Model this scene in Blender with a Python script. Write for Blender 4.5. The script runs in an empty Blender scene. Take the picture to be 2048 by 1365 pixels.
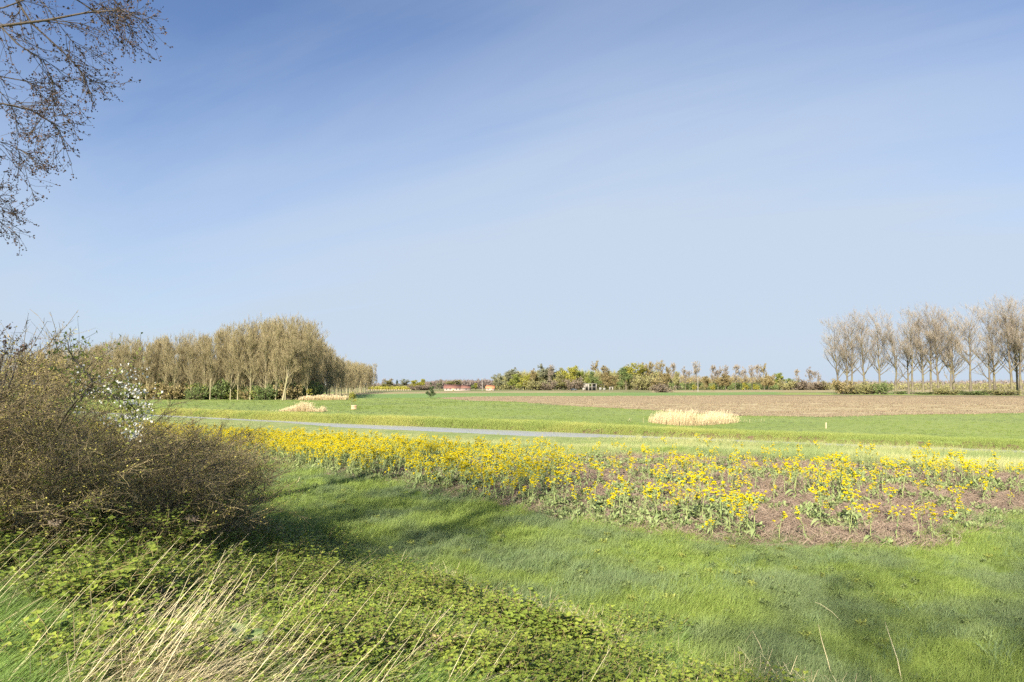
import bpy, math, random
import numpy as np
from mathutils import Vector, Matrix
R = math.radians
scene = bpy.context.scene
rng = np.random.default_rng(7)
random.seed(7)

# ------------------------------------------------------------------ camera
CAMZ = 3.8
F = 1365.0                      # focal length in photo pixels (2048 wide), 24 mm on a 36 mm sensor
PITCH = math.atan(87.5 / F)
cam_d = bpy.data.cameras.new('camera'); cam_d.lens = 24.0; cam_d.sensor_width = 36.0
cam_d.clip_start = 0.05; cam_d.clip_end = 12000
cam = bpy.data.objects.new('camera', cam_d); scene.collection.objects.link(cam)
cam.location = (0, 0, CAMZ); cam.rotation_euler = (math.pi / 2 + PITCH, 0, 0)
scene.camera = cam

# ------------------------------------------------------------------ light
SUN_EL, SHADOW_AZ = R(33), R(23)          # shadows run 23 degrees right of the view
sx, sy, sz = -math.sin(SHADOW_AZ) * math.cos(SUN_EL), -math.cos(SHADOW_AZ) * math.cos(SUN_EL), math.sin(SUN_EL)
sun_d = bpy.data.lights.new('sun', 'SUN'); sun_d.energy = 4.3; sun_d.angle = R(0.53); sun_d.color = (1.0, 0.90, 0.74)
sun = bpy.data.objects.new('sun', sun_d); scene.collection.objects.link(sun)
sun.rotation_euler = Vector((sx, sy, sz)).to_track_quat('Z', 'Y').to_euler()
sun.location = (sx * 50, sy * 50, sz * 50)

w = bpy.data.worlds.new('World'); scene.world = w; w.use_nodes = True
nt = w.node_tree; nt.nodes.clear()
def N(nt, typ, **kw):
    n = nt.nodes.new(typ)
    for k, v in kw.items():
        if k.startswith('in_'):
            n.inputs[int(k[3:])].default_value = v
        else: setattr(n, k, v)
    return n
def L(nt, a, ao, b, bi): nt.links.new(a.outputs[ao], b.inputs[bi])
def math_node(nt, op, a, b=None, c=None, clamp=False):
    n = nt.nodes.new('ShaderNodeMath'); n.operation = op; n.use_clamp = clamp
    for i, v in enumerate((a, b, c)):
        if v is None: continue
        if isinstance(v, (int, float)): n.inputs[i].default_value = v
        else: nt.links.new(v, n.inputs[i])
    return n.outputs[0]
def maprange(nt, v, a, b, c, d, smooth=True):
    n = nt.nodes.new('ShaderNodeMapRange'); n.interpolation_type = 'SMOOTHSTEP' if smooth else 'LINEAR'
    nt.links.new(v, n.inputs['Value'])
    for k, x in zip(('From Min', 'From Max', 'To Min', 'To Max'), (a, b, c, d)): n.inputs[k].default_value = x
    return n.outputs['Result']
SKY_STRENGTH = 0.066
sky = N(nt, 'ShaderNodeTexSky', sky_type='NISHITA', sun_disc=False, sun_elevation=SUN_EL, sun_rotation=math.atan2(sx, sy),
        air_density=1.0, dust_density=0.6, ozone_density=2.2)
tc = N(nt, 'ShaderNodeTexCoord'); sep = N(nt, 'ShaderNodeSeparateXYZ'); L(nt, tc, 'Generated', sep, 0)
X, Y, Z = sep.outputs
zc = math_node(nt, 'MAXIMUM', Z, 0.0)
# thin cirrus: noise on a high flat layer, streaked
zl = math_node(nt, 'ADD', zc, 0.12)
cx = math_node(nt, 'DIVIDE', X, zl); cy = math_node(nt, 'DIVIDE', Y, zl)
comb = N(nt, 'ShaderNodeCombineXYZ'); nt.links.new(cx, comb.inputs[0]); nt.links.new(cy, comb.inputs[1])
mp = N(nt, 'ShaderNodeMapping'); L(nt, comb, 0, mp, 0); mp.vector_type = 'TEXTURE'; mp.inputs['Rotation'].default_value = (0, 0, R(-38)); mp.inputs['Scale'].default_value = (1 / .22, 1 / .75, 1)
mp.inputs['Location'].default_value = (0.35, 0.1, 0)
ns = N(nt, 'ShaderNodeTexNoise'); L(nt, mp, 0, ns, 'Vector'); ns.inputs['Scale'].default_value = 1.1; ns.inputs['Detail'].default_value = 5; ns.inputs['Roughness'].default_value = 0.5; ns.inputs['Distortion'].default_value = 0.5
def toward(az, el, k):          # a soft patch of thicker or thinner veil round a direction
    v = (math.sin(R(az)) * math.cos(R(el)), math.cos(R(az)) * math.cos(R(el)), math.sin(R(el)))
    d = math_node(nt, 'ADD', math_node(nt, 'ADD', math_node(nt, 'MULTIPLY', X, v[0]), math_node(nt, 'MULTIPLY', Y, v[1])), math_node(nt, 'MULTIPLY', Z, v[2]))
    return maprange(nt, d, math.cos(R(k)), 1.0, 0.0, 1.0)
el_fall = maprange(nt, zc, 0.0, 0.47, 1.02, -0.05, smooth=False)
veil = math_node(nt, 'ADD', el_fall, math_node(nt, 'MULTIPLY', math_node(nt, 'SUBTRACT', ns.outputs['Fac'], 0.5), 0.64))
veil = math_node(nt, 'ADD', veil, math_node(nt, 'MULTIPLY', toward(9, 11, 40), 0.44))
veil = math_node(nt, 'SUBTRACT', veil, math_node(nt, 'MULTIPLY', toward(-17, 19, 26), 0.10))
mp2 = N(nt, 'ShaderNodeMapping'); L(nt, comb, 0, mp2, 0); mp2.vector_type = 'TEXTURE'; mp2.inputs['Rotation'].default_value = (0, 0, R(-32)); mp2.inputs['Scale'].default_value = (1 / .35, 1 / 2.2, 1)
ns2 = N(nt, 'ShaderNodeTexNoise'); L(nt, mp2, 0, ns2, 'Vector'); ns2.inputs['Scale'].default_value = 1.0; ns2.inputs['Detail'].default_value = 8; ns2.inputs['Roughness'].default_value = .6; ns2.inputs['Distortion'].default_value = .8
veil = math_node(nt, 'ADD', veil, math_node(nt, 'MULTIPLY', math_node(nt, 'SUBTRACT', ns2.outputs['Fac'], 0.46), 0.48))
veil = math_node(nt, 'MINIMUM', math_node(nt, 'MAXIMUM', veil, 0.02), 0.95)
mixc = N(nt, 'ShaderNodeMix', data_type='RGBA'); nt.links.new(veil, mixc.inputs['Factor'])
skf = N(nt, 'ShaderNodeMix', data_type='RGBA', blend_type='MULTIPLY'); skf.inputs['Factor'].default_value = 1; L(nt, sky, 0, skf, 'A'); skf.inputs['B'].default_value = (.69, .74, .88, 1)
L(nt, skf, 'Result', mixc, 'A'); mixc.inputs['B'].default_value = (3.16, 3.72, 4.46, 1)
bg = N(nt, 'ShaderNodeBackground'); bg.inputs['Strength'].default_value = SKY_STRENGTH
nt.links.new(mixc.outputs['Result'], bg.inputs[0])
wo = N(nt, 'ShaderNodeOutputWorld'); L(nt, bg, 0, wo, 0)

vs = scene.view_settings
scene.display_settings.display_device = 'sRGB'
vs.view_transform = 'Standard'; vs.look = 'None'; vs.gamma = 1; vs.use_curve_mapping = False
vs.exposure = 1.5
cy_ = scene.cycles
cy_.max_bounces = 6; cy_.diffuse_bounces = 3; cy_.glossy_bounces = 2; cy_.transmission_bounces = 4; cy_.transparent_max_bounces = 6
cy_.use_denoising = False; cy_.use_adaptive_sampling = True; cy_.adaptive_threshold = 0.02
cy_.caustics_reflective = False; cy_.caustics_refractive = False

# ------------------------------------------------------------------ helpers
col = scene.collection
def sstep(a, b, v):
    t = np.clip((v - a) / (b - a), 0, 1); return t * t * (3 - 2 * t)
def ray(px, py):
    px, py = np.asarray(px, float), np.asarray(py, float)
    a, b = (px - 1024) / F, (682.5 - py) / F
    c, s = math.cos(PITCH), math.sin(PITCH)
    return np.stack([a, c - b * s, s + b * c], -1)
def project(x, y, z):
    c, s = math.cos(PITCH), math.sin(PITCH)
    zz = z - CAMZ; dep = y * c + zz * s; v = zz * c - y * s
    dep = np.where(dep > 0.05, dep, 0.05)
    return 1024 + F * x / dep, 682.5 - F * v / dep
def on_plane(px, py, z=0.0):
    d = ray(px, py); t = (z - CAMZ) / d[..., 2]
    return d[..., 0] * t, d[..., 1] * t
def at_depth(px, py, dep):
    d = ray(px, py); t = dep / d[..., 1]
    return np.stack([d[..., 0] * t, d[..., 1] * t, CAMZ + d[..., 2] * t], -1)
def in_poly(x, y, poly):
    poly = np.asarray(poly, float); inside = np.zeros(np.shape(x), bool)
    x1, y1 = poly[-1]
    for x0, y0 in poly:
        if y0 != y1:
            c = ((y0 > y) != (y1 > y)) & (x < (x1 - x0) * (y - y0) / (y1 - y0) + x0)
            inside ^= c
        x1, y1 = x0, y0
    return inside
def vnoise(x, y, sc, seed=0):          # smooth value noise 0..1
    x = np.asarray(x) * sc + seed * 17.3; y = np.asarray(y) * sc - seed * 9.1
    xi, yi = np.floor(x), np.floor(y); fx, fy = x - xi, y - yi
    fx, fy = fx * fx * (3 - 2 * fx), fy * fy * (3 - 2 * fy)
    def h(i, j):
        v = np.sin(i * 127.1 + j * 311.7 + seed * 74.7) * 43758.5453; return v - np.floor(v)
    return (h(xi, yi) * (1 - fx) + h(xi + 1, yi) * fx) * (1 - fy) + (h(xi, yi + 1) * (1 - fx) + h(xi + 1, yi + 1) * fx) * fy
def new_mesh(name, V, faces, mat=None, tint=None, smooth=False):
    """faces: list of (K,n) index arrays"""
    me = bpy.data.meshes.new(name); V = np.asarray(V, np.float32)
    me.vertices.add(len(V)); me.vertices.foreach_set('co', V.ravel())
    faces = [np.asarray(f, np.int32) for f in faces if len(f)]
    nl = sum(f.size for f in faces); npoly = sum(len(f) for f in faces)
    me.loops.add(nl); me.polygons.add(npoly)
    me.loops.foreach_set('vertex_index', np.concatenate([f.ravel() for f in faces]))
    tot = np.concatenate([np.full(len(f), f.shape[1], np.int32) for f in faces])
    st = np.concatenate([[0], np.cumsum(tot)[:-1]]).astype(np.int32)
    me.polygons.foreach_set('loop_start', st); me.polygons.foreach_set('loop_total', tot)
    if smooth: me.polygons.foreach_set('use_smooth', np.ones(npoly, bool))
    if tint is not None:
        a = me.attributes.new('tint', 'FLOAT', 'POINT'); a.data.foreach_set('value', np.asarray(tint, np.float32))
    me.update(calc_edges=True)
    if mat is not None: me.materials.append(mat)
    return me
class MB:                                # collects vertices, faces and a per-vertex tint
    def __init__(s): s.V, s.F, s.T, s.n = [], [], [], 0
    def add(s, V, F, T=None):
        V = np.asarray(V, float).reshape(-1, 3)
        for f in F:
            if len(f): s.F.append(np.asarray(f) + s.n)
        s.V.append(V); s.T.append(np.full(len(V), .5) if T is None else np.broadcast_to(T, len(V)) if np.ndim(T) == 0 else np.asarray(T)); s.n += len(V)
        return s
    def mesh(s, name, mat, smooth=False):
        k = {}
        for f in s.F: k.setdefault(f.shape[1], []).append(f)
        return new_mesh(name, np.concatenate(s.V), [np.concatenate(v) for v in k.values()], mat, np.concatenate(s.T), smooth)
    def tubes(s, P, Rd, sides=4, T=None):
        P = np.asarray(P, float); Rd = np.asarray(Rd, float)
        if P.ndim == 2: P, Rd = P[None], Rd[None]
        M, n, _ = P.shape
        t = np.gradient(P, axis=1); t /= np.linalg.norm(t, axis=2, keepdims=True) + 1e-9
        ref = np.where(np.abs(t[:, :1, 2:3]) > .9, np.array([1., 0, 0]), np.array([0, 0, 1.]))
        ref = np.broadcast_to(ref, t.shape)
        u = np.cross(t, ref); u /= np.linalg.norm(u, axis=2, keepdims=True) + 1e-9
        v = np.cross(t, u)
        th = np.arange(sides) * 2 * np.pi / sides
        if sides == 2:                   # a flat strip turned at random
            a = rng.random((M, 1, 1)) * np.pi
            wv = (np.cos(a) * u + np.sin(a) * v) * Rd[..., None]
            V = np.stack([P - wv, P + wv], 2)
        else:
            V = P[:, :, None] + Rd[..., None, None] * (np.cos(th)[None, None, :, None] * u[:, :, None] + np.sin(th)[None, None, :, None] * v[:, :, None])
        idx = np.arange(M * n * sides).reshape(M, n, sides)
        if sides == 2: Fq = np.stack([idx[:, :-1, 0], idx[:, :-1, 1], idx[:, 1:, 1], idx[:, 1:, 0]], -1).reshape(-1, 4)
        else:
            nx = np.roll(idx, -1, 2)
            Fq = np.stack([idx[:, :-1], nx[:, :-1], nx[:, 1:], idx[:, 1:]], -1).reshape(-1, 4)
        if T is None: T = rng.random(M)
        return s.add(V, [Fq], np.repeat(np.broadcast_to(T, M), n * sides))
    def leaves(s, P, size, T=None, up=0.3, aspect=.6, fold=0.15, dirs=None):
        P = np.asarray(P, float); K = len(P)
        d = rng.normal(size=(K, 3)) if dirs is None else np.asarray(dirs, float) + rng.normal(size=(K, 3)) * .25
        d[:, 2] += 0 if dirs is not None else up * .3; d /= np.linalg.norm(d, axis=1, keepdims=True)
        nrm = rng.normal(size=(K, 3)); nrm[:, 2] += up * 2
        sd = np.cross(d, nrm); sd /= np.linalg.norm(sd, axis=1, keepdims=True) + 1e-9
        nr = np.cross(sd, d)
        sz = (np.broadcast_to(size, K) * (0.6 + .8 * rng.random(K)))[:, None]
        a = P; b = P + d * sz * .5 + sd * sz * aspect * .5 + nr * sz * fold; c = P + d * sz; e = P + d * sz * .5 - sd * sz * aspect * .5 + nr * sz * fold
        V = np.stack([a, b, c, e], 1); idx = np.arange(K * 4).reshape(K, 4)
        if T is None: T = rng.random(K)
        return s.add(V, [idx], np.repeat(T, 4))
    def box(s, c, d, rz=0, T=.5):
        x, y, z = np.array(d) / 2
        v = np.array([(i, j, k) for i in (-x, x) for j in (-y, y) for k in (-z, z)])
        cr, sr = math.cos(rz), math.sin(rz)
        v = np.stack([v[:, 0] * cr - v[:, 1] * sr, v[:, 0] * sr + v[:, 1] * cr, v[:, 2]], 1) + np.array(c)
        return s.add(v, [[(0, 1, 3, 2), (4, 6, 7, 5), (0, 4, 5, 1), (2, 3, 7, 6), (0, 2, 6, 4), (1, 5, 7, 3)]], T)
    def poly(s, V, faces, T=.5):
        k = {}
        for f in faces: k.setdefault(len(f), []).append(f)
        return s.add(V, [np.array(v) for v in k.values()], T)
def obj(name, me, parent=None, loc=(0, 0, 0), rz=0, sc=None):
    o = bpy.data.objects.new(name, me); col.objects.link(o)
    o.location = loc; o.rotation_euler = (0, 0, rz)
    if sc is not None: o.scale = (sc,) * 3 if np.isscalar(sc) else sc
    if parent: o.parent = parent
    return o
def tag(o, label=None, cat=None, group=None, kind=None):
    for k, v in (('label', label), ('category', cat), ('group', group), ('kind', kind)):
        if v: o[k] = v
    return o
def thing(name, label, cat, loc=(0, 0, 0), rz=0, group=None, sc=None):
    return tag(obj(name, None, None, loc, rz, sc), label, cat, group)
def struct(o, kind='structure'):
    o['kind'] = kind; return o
def plant(proto, label, loc, rz=0, sc=1, group=None, mats=None, name=None, cat=None):
    """a copy of a thing (an Empty with mesh children) that shares its meshes"""
    r = bpy.data.objects.new(name or proto['name'], None); col.objects.link(r)
    r.location = loc; r.rotation_euler = (0, 0, rz); r.scale = (sc,) * 3 if np.isscalar(sc) else sc
    tag(r, label, cat or proto['cat'], group)
    for pn, me in proto['parts']:
        c = bpy.data.objects.new(pn, me); col.objects.link(c); c.parent = r
        if mats and pn in mats:
            c.material_slots[0].link = 'OBJECT'; c.material_slots[0].material = mats[pn]
    return r
ORD = ['first', 'second', 'third', 'fourth', 'fifth', 'sixth', 'seventh', 'eighth', 'ninth', 'tenth', 'eleventh', 'twelfth', 'thirteenth', 'fourteenth', 'fifteenth',
       'sixteenth', 'seventeenth', 'eighteenth', 'nineteenth', 'twentieth', 'twenty-first', 'twenty-second', 'twenty-third', 'twenty-fourth', 'twenty-fifth', 'twenty-sixth', 'twenty-seventh', 'twenty-eighth', 'twenty-ninth', 'thirtieth']

# ------------------------------------------------------------------ materials
def mat_base(name):
    m = bpy.data.materials.new(name); m.use_nodes = True; nt = m.node_tree; nt.nodes.clear()
    return m, nt
ALB = 1.50
def rgb(c): return (min(.85, c[0] * ALB), min(.85, c[1] * ALB), min(.85, c[2] * ALB), 1)
def veg(name, c1, c2, c3=None, transl=.25, rough=.6, nscale=.35, inst=.35, spec=.2):
    """leaf or blade: two colours by the blade's own tint and the instance, a third in broad patches"""
    m, nt = mat_base(name)
    at = N(nt, 'ShaderNodeAttribute', attribute_name='tint'); oi = N(nt, 'ShaderNodeObjectInfo')
    f = math_node(nt, 'ADD', math_node(nt, 'MULTIPLY', at.outputs['Fac'], 1 - inst), math_node(nt, 'MULTIPLY', oi.outputs['Random'], inst))
    mx = N(nt, 'ShaderNodeMix', data_type='RGBA'); nt.links.new(f, mx.inputs['Factor']); mx.inputs['A'].default_value = rgb(c1); mx.inputs['B'].default_value = rgb(c2)
    c = mx.outputs['Result']
    if c3 is not None:
        ge = N(nt, 'ShaderNodeNewGeometry'); no = N(nt, 'ShaderNodeTexNoise'); L(nt, ge, 'Position', no, 'Vector'); no.inputs['Scale'].default_value = nscale; no.inputs['Detail'].default_value = 3
        f2 = maprange(nt, no.outputs['Fac'], .42, .62, 0, 1)
        m2 = N(nt, 'ShaderNodeMix', data_type='RGBA'); nt.links.new(f2, m2.inputs['Factor']); nt.links.new(c, m2.inputs['A']); m2.inputs['B'].default_value = rgb(c3)
        c = m2.outputs['Result']
    b = N(nt, 'ShaderNodeBsdfPrincipled'); nt.links.new(c, b.inputs['Base Color']); b.inputs['Roughness'].default_value = rough; b.inputs['Specular IOR Level'].default_value = spec
    out = N(nt, 'ShaderNodeOutputMaterial')
    if transl > 0:
        t = N(nt, 'ShaderNodeBsdfTranslucent'); nt.links.new(c, t.inputs['Color'])
        ms = N(nt, 'ShaderNodeMixShader'); ms.inputs[0].default_value = transl; L(nt, b, 0, ms, 1); L(nt, t, 0, ms, 2); L(nt, ms, 0, out, 0)
    else: L(nt, b, 0, out, 0)
    return m
def ground(name, c1, c2, c3, s1=.5, s2=4, stretch=(1, 1, 1), rot=0, bump=.0, bscale=8, detail=6, streak=None):
    m, nt = mat_base(name)
    ge = N(nt, 'ShaderNodeNewGeometry'); mp = N(nt, 'ShaderNodeMapping'); L(nt, ge, 'Position', mp, 0)
    mp.inputs['Rotation'].default_value = (0, 0, rot); mp.inputs['Scale'].default_value = stretch
    n1 = N(nt, 'ShaderNodeTexNoise'); L(nt, mp, 0, n1, 'Vector'); n1.inputs['Scale'].default_value = s1; n1.inputs['Detail'].default_value = detail; n1.inputs['Roughness'].default_value = .6
    n2 = N(nt, 'ShaderNodeTexNoise'); L(nt, mp, 0, n2, 'Vector'); n2.inputs['Scale'].default_value = s2; n2.inputs['Detail'].default_value = detail; n2.inputs['Roughness'].default_value = .65
    mx = N(nt, 'ShaderNodeMix', data_type='RGBA'); nt.links.new(maprange(nt, n1.outputs['Fac'], .38, .62, 0, 1), mx.inputs['Factor']); mx.inputs['A'].default_value = rgb(c1); mx.inputs['B'].default_value = rgb(c2)
    m2 = N(nt, 'ShaderNodeMix', data_type='RGBA'); nt.links.new(maprange(nt, n2.outputs['Fac'], .45, .7, 0, .85), m2.inputs['Factor']); L(nt, mx, 'Result', m2, 'A'); m2.inputs['B'].default_value = rgb(c3)
    b = N(nt, 'ShaderNodeBsdfPrincipled'); L(nt, m2, 'Result', b, 'Base Color'); b.inputs['Roughness'].default_value = .9; b.inputs['Specular IOR Level'].default_value = .1
    if bump:
        n3 = N(nt, 'ShaderNodeTexNoise'); L(nt, mp, 0, n3, 'Vector'); n3.inputs['Scale'].default_value = bscale; n3.inputs['Detail'].default_value = 4
        bp = N(nt, 'ShaderNodeBump'); bp.inputs['Strength'].default_value = 1; bp.inputs['Distance'].default_value = bump; L(nt, n3, 'Fac', bp, 'Height'); L(nt, bp, 0, b, 'Normal')
    out = N(nt, 'ShaderNodeOutputMaterial'); L(nt, b, 0, out, 0)
    return m
def plain(name, c, rough=.7, spec=.3, noise=.15, scale=6, metal=0):
    m, nt = mat_base(name)
    tcn = N(nt, 'ShaderNodeTexCoord'); no = N(nt, 'ShaderNodeTexNoise'); L(nt, tcn, 'Object', no, 'Vector'); no.inputs['Scale'].default_value = scale; no.inputs['Detail'].default_value = 5
    mx = N(nt, 'ShaderNodeMix', data_type='RGBA'); L(nt, no, 'Fac', mx, 'Factor')
    mx.inputs['A'].default_value = rgb([v * (1 - noise) for v in c]); mx.inputs['B'].default_value = rgb([min(1, v * (1 + noise)) for v in c])
    b = N(nt, 'ShaderNodeBsdfPrincipled'); L(nt, mx, 'Result', b, 'Base Color'); b.inputs['Roughness'].default_value = rough; b.inputs['Specular IOR Level'].default_value = spec; b.inputs['Metallic'].default_value = metal
    out = N(nt, 'ShaderNodeOutputMaterial'); L(nt, b, 0, out, 0)
    return m
M = {}
M['grass'] = veg('grass_blades', (.104, .156, .027), (.215, .268, .070), (.130, .172, .074), .3, .5, .45)
M['grass_rank'] = veg('rank_grass_blades', (.085, .15, .030), (.18, .26, .065), None, .3, .45)
M['far_grass'] = veg('meadow_blades', (.112, .152, .036), (.172, .215, .062), (.125, .160, .070), .3, .6, .06)
M['tussock'] = veg('tussock_blades', (.075, .12, .045), (.16, .21, .095), None, .25, .5)
M['pale_grass'] = veg('pale_grass_blades', (.17, .21, .078), (.34, .33, .155), (.17, .215, .082), .3, .6, .12)
M['reed_young'] = veg('young_reed_blades', (.20, .235, .060), (.34, .33, .105), (.19, .235, .065), .3, .6, .1)
M['straw'] = veg('dry_straw', (.34, .27, .155), (.60, .51, .33), None, .15, .6)
M['stubble'] = veg('stubble_straw', (.105, .078, .062), (.24, .188, .14), None, .1, .7)
M['reed_dry'] = veg('dry_reed', (.32, .25, .14), (.54, .46, .31), None, .2, .7)
M['bramble'] = veg('bramble_leaves', (.085, .130, .022), (.250, .290, .050), (.155, .205, .034), .3, .5, .8)
M['bramble_stem'] = veg('bramble_stem', (.13, .10, .045), (.20, .17, .07), None, 0, .7)
M['rape_leaf'] = veg('rape_leaf', (.125, .18, .062), (.24, .275, .12), None, .25, .6)
M['rape_stem'] = veg('rape_stem', (.17, .22, .07), (.27, .31, .125), None, .1, .6)
M['rape_flower'] = veg('rape_flower', (.42, .335, .002), (.52, .455, .004), None, .2, .6, inst=.4)
M['bark'] = veg('bark_grey_brown', (.055, .047, .037), (.13, .112, .088), (.12, .108, .065), 0, .9, .6)
M['bark_pale'] = veg('bark_pale', (.16, .135, .085), (.28, .25, .16), (.20, .185, .10), 0, .9, .6)
M['bark_dark'] = veg('bark_dark', (.055, .045, .036), (.105, .086, .066), None, 0, .9)
M['twig_tan'] = veg('twigs_tan', (.140, .118, .092), (.255, .220, .170), None, .05, .8)
M['twig_olive'] = veg('twigs_olive', (.142, .118, .066), (.262, .224, .126), None, .1, .8)
M['twig_thorn'] = veg('thorn_twigs', (.100, .079, .042), (.26, .212, .115), None, 0, .8)
M['bud_thorn'] = veg('thorn_buds', (.23, .205, .05), (.42, .39, .10), None, .2, .7)
M['leaf_fresh'] = veg('leaf_fresh', (.15, .185, .045), (.26, .28, .075), None, .3, .6)
M['leaf_yellow'] = veg('leaf_yellow_green', (.20, .205, .035), (.31, .29, .06), None, .3, .6)
M['leaf_olive'] = veg('leaf_olive', (.165, .162, .068), (.27, .255, .115), None, .25, .7)
M['leaf_green'] = veg('leaf_green', (.09, .13, .045), (.165, .20, .075), None, .3, .6)
M['leaf_grey'] = veg('leaf_grey_green', (.125, .132, .082), (.21, .215, .13), None, .2, .7)
M['leaf_dark'] = veg('leaf_dark', (.035, .055, .025), (.075, .105, .045), None, .1, .7)
M['leaf_tan'] = veg('leaf_tan', (.155, .125, .060), (.26, .215, .10), None, .2, .7)
M['leaf_pink'] = veg('leaf_pinkish_brown', (.14, .112, .082), (.24, .20, .145), None, .2, .7)
M['blossom'] = veg('white_blossom', (.55, .55, .50), (.70, .70, .66), None, .25, .6)
M['far_wood'] = veg('far_wood_twigs', (.115, .094, .086), (.18, .15, .128), None, .1, .9)
M['bud_dark'] = veg('dark_buds', (.045, .030, .028), (.10, .07, .055), None, .05, .7)

M['g_grass'] = ground('meadow_soil_grass', (.08, .115, .02), (.10, .135, .028), (.06, .085, .02), .5, 6, bump=.03, bscale=9)
M['g_stub'] = ground('stubble_soil', (.112, .082, .070), (.085, .062, .054), (.148, .112, .089), .5, 7, bump=.04, bscale=10)
M['g_strip'] = ground('pale_marsh_grass', (.125, .16, .055), (.185, .20, .085), (.10, .135, .045), .35, 5, bump=.03, bscale=7)
M['g_meadow'] = ground('far_meadow', (.128, .168, .046), (.152, .188, .058), (.102, .138, .048), .035, .7, stretch=(1, 1.6, 1), bump=.10, bscale=2.2)
M['g_plough'] = ground('ploughed_soil', (.125, .096, .062), (.172, .140, .090), (.098, .075, .049), .07, .6, stretch=(.12, 1.6, 1), rot=R(4), bump=.10, bscale=2)
M['g_stubstrip'] = ground('straw_stubble_strip', (.28, .235, .14), (.22, .18, .105), (.16, .128, .075), .08, .6, stretch=(.15, 1.6, 1), rot=R(4), bump=.08, bscale=2)
M['g_crop'] = ground('green_crop', (.095, .150, .048), (.115, .17, .055), (.092, .142, .047), .03, .5)
M['g_tan'] = ground('tan_field', (.215, .18, .105), (.18, .148, .085), (.155, .15, .07), .015, .15)
M['g_far'] = ground('far_fields', (.11, .12, .05), (.16, .145, .08), (.08, .092, .042), .006, .05)
M['g_verge'] = ground('rough_verge', (.11, .14, .034), (.19, .175, .07), (.07, .09, .028), .8, 5, bump=.04, bscale=9)
M['bank'] = ground('dark_bank_soil', (.055, .040, .025), (.085, .062, .035), (.04, .03, .02), 1, 6)
M['concrete'] = plain('weathered_concrete', (.20, .185, .16), .85)
M['concrete_grey'] = plain('grey_concrete', (.16, .158, .14), .85)
M['roof_tile'] = plain('brown_red_tiles', (.125, .062, .048), .8, noise=.3, scale=2)
M['roof_orange'] = plain('orange_tiles', (.33, .145, .07), .8, noise=.2, scale=2)
M['white_wall'] = plain('whitewashed_wall', (.27, .22, .19), .8)
M['dark_glass'] = plain('dark_window', (.05, .06, .07), .2, .5)
M['wood_pale'] = plain('pale_wood', (.38, .31, .20), .8)
M['wood_crate'] = plain('tan_crate_board', (.40, .27, .17), .8)
M['car_paint'] = plain('dark_blue_grey_paint', (.05, .06, .075), .3, .5)
M['rubber'] = plain('tyre_rubber', (.02, .02, .02), .9)
m, nt = mat_base('canal_water'); b = N(nt, 'ShaderNodeBsdfPrincipled'); b.inputs['Base Color'].default_value = (.30, .31, .32, 1); b.inputs['Roughness'].default_value = .30; b.inputs['IOR'].default_value = 1.33
ge = N(nt, 'ShaderNodeNewGeometry'); no = N(nt, 'ShaderNodeTexNoise'); L(nt, ge, 'Position', no, 'Vector'); no.inputs['Scale'].default_value = 3; no.inputs['Detail'].default_value = 3
bp = N(nt, 'ShaderNodeBump'); bp.inputs['Distance'].default_value = .03; L(nt, no, 'Fac', bp, 'Height'); L(nt, bp, 0, b, 'Normal')
out = N(nt, 'ShaderNodeOutputMaterial'); L(nt, b, 0, out, 0); M['water'] = m

# ------------------------------------------------------------------ terrain
WATER_Z = -0.45
def px_line(pts, z):
    p = np.array(pts, float); x, y = on_plane(p[:, 0], p[:, 1], z); return np.stack([x, y], 1)
FARBANK = px_line([(690, 848.6), (860, 855), (1040, 862.5), (1150, 867), (1348, 876), (1600, 886), (2048, 903)], WATER_Z)
FARBANK = np.concatenate([[(-260, 262)], [(-90, 124)], FARBANK, [(55, 33.5), (90, 8), (200, -70)]])
def far_y(x): return np.interp(x, FARBANK[:, 0], FARBANK[:, 1])
def canal_w(x): return np.interp(x, [-60, -26, -17, 2, 6, 10, 40], [1.5, 1.8, 4.4, 5.0, 3.6, 1.5, 1.2])
Z0 = .35
def toe(x, y): return (x + y - 10.6) / math.sqrt(2)
def height(x, y):
    x, y = np.asarray(x, float), np.asarray(y, float)
    s = toe(x, y)
    dk = sstep(0, 1, np.clip(-s / 9.2, 0, 1) ** 1.0) * .35 + np.clip(-s / 7.5, 0, 1) * 1.5
    dk = np.where(s < -9.5, np.maximum(dk - (-s - 9.5) * .25, 0), dk)
    f = (y - far_y(x)) * .86                        # >0 beyond the far edge of the water
    wd = canal_w(x)
    near = Z0 + dk + (vnoise(x, y, .35, 3) - .5) * .10 + (vnoise(x, y, 1.3, 5) - .5) * .05
    edge = -.41
    t = sstep(-wd - 19, -wd - 6, f)
    z = near * (1 - t) + edge * t
    z = np.where(f > -wd - .3, edge + (-1.1 - edge) * sstep(-wd - .3, -wd + .3, f), z)
    z = np.where(f > -.3, -1.1 + 1.1 * sstep(-.3, 1.1, f), z)
    z = np.where(f > 1.1, (vnoise(x, y, .08, 2) - .5) * .10 * sstep(1, 12, f), z)
    return z
def hz(x, y): return float(height(np.array([x]), np.array([y]))[0])
def on_terrain(px, py):
    d = ray(px, py); t = np.full(d.shape[:-1], 1.5); done = np.zeros(t.shape, bool)
    for _ in range(420):
        nt_ = t * 1.012
        p = d * nt_[..., None]
        hit = (CAMZ + p[..., 2]) <= height(p[..., 0], p[..., 1])
        t = np.where(done | hit, t, nt_); done |= hit
        if done.all(): break
    return d[..., 0] * t, d[..., 1] * t
def W(pts, z=0.0): return px_line(pts, z)
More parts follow.
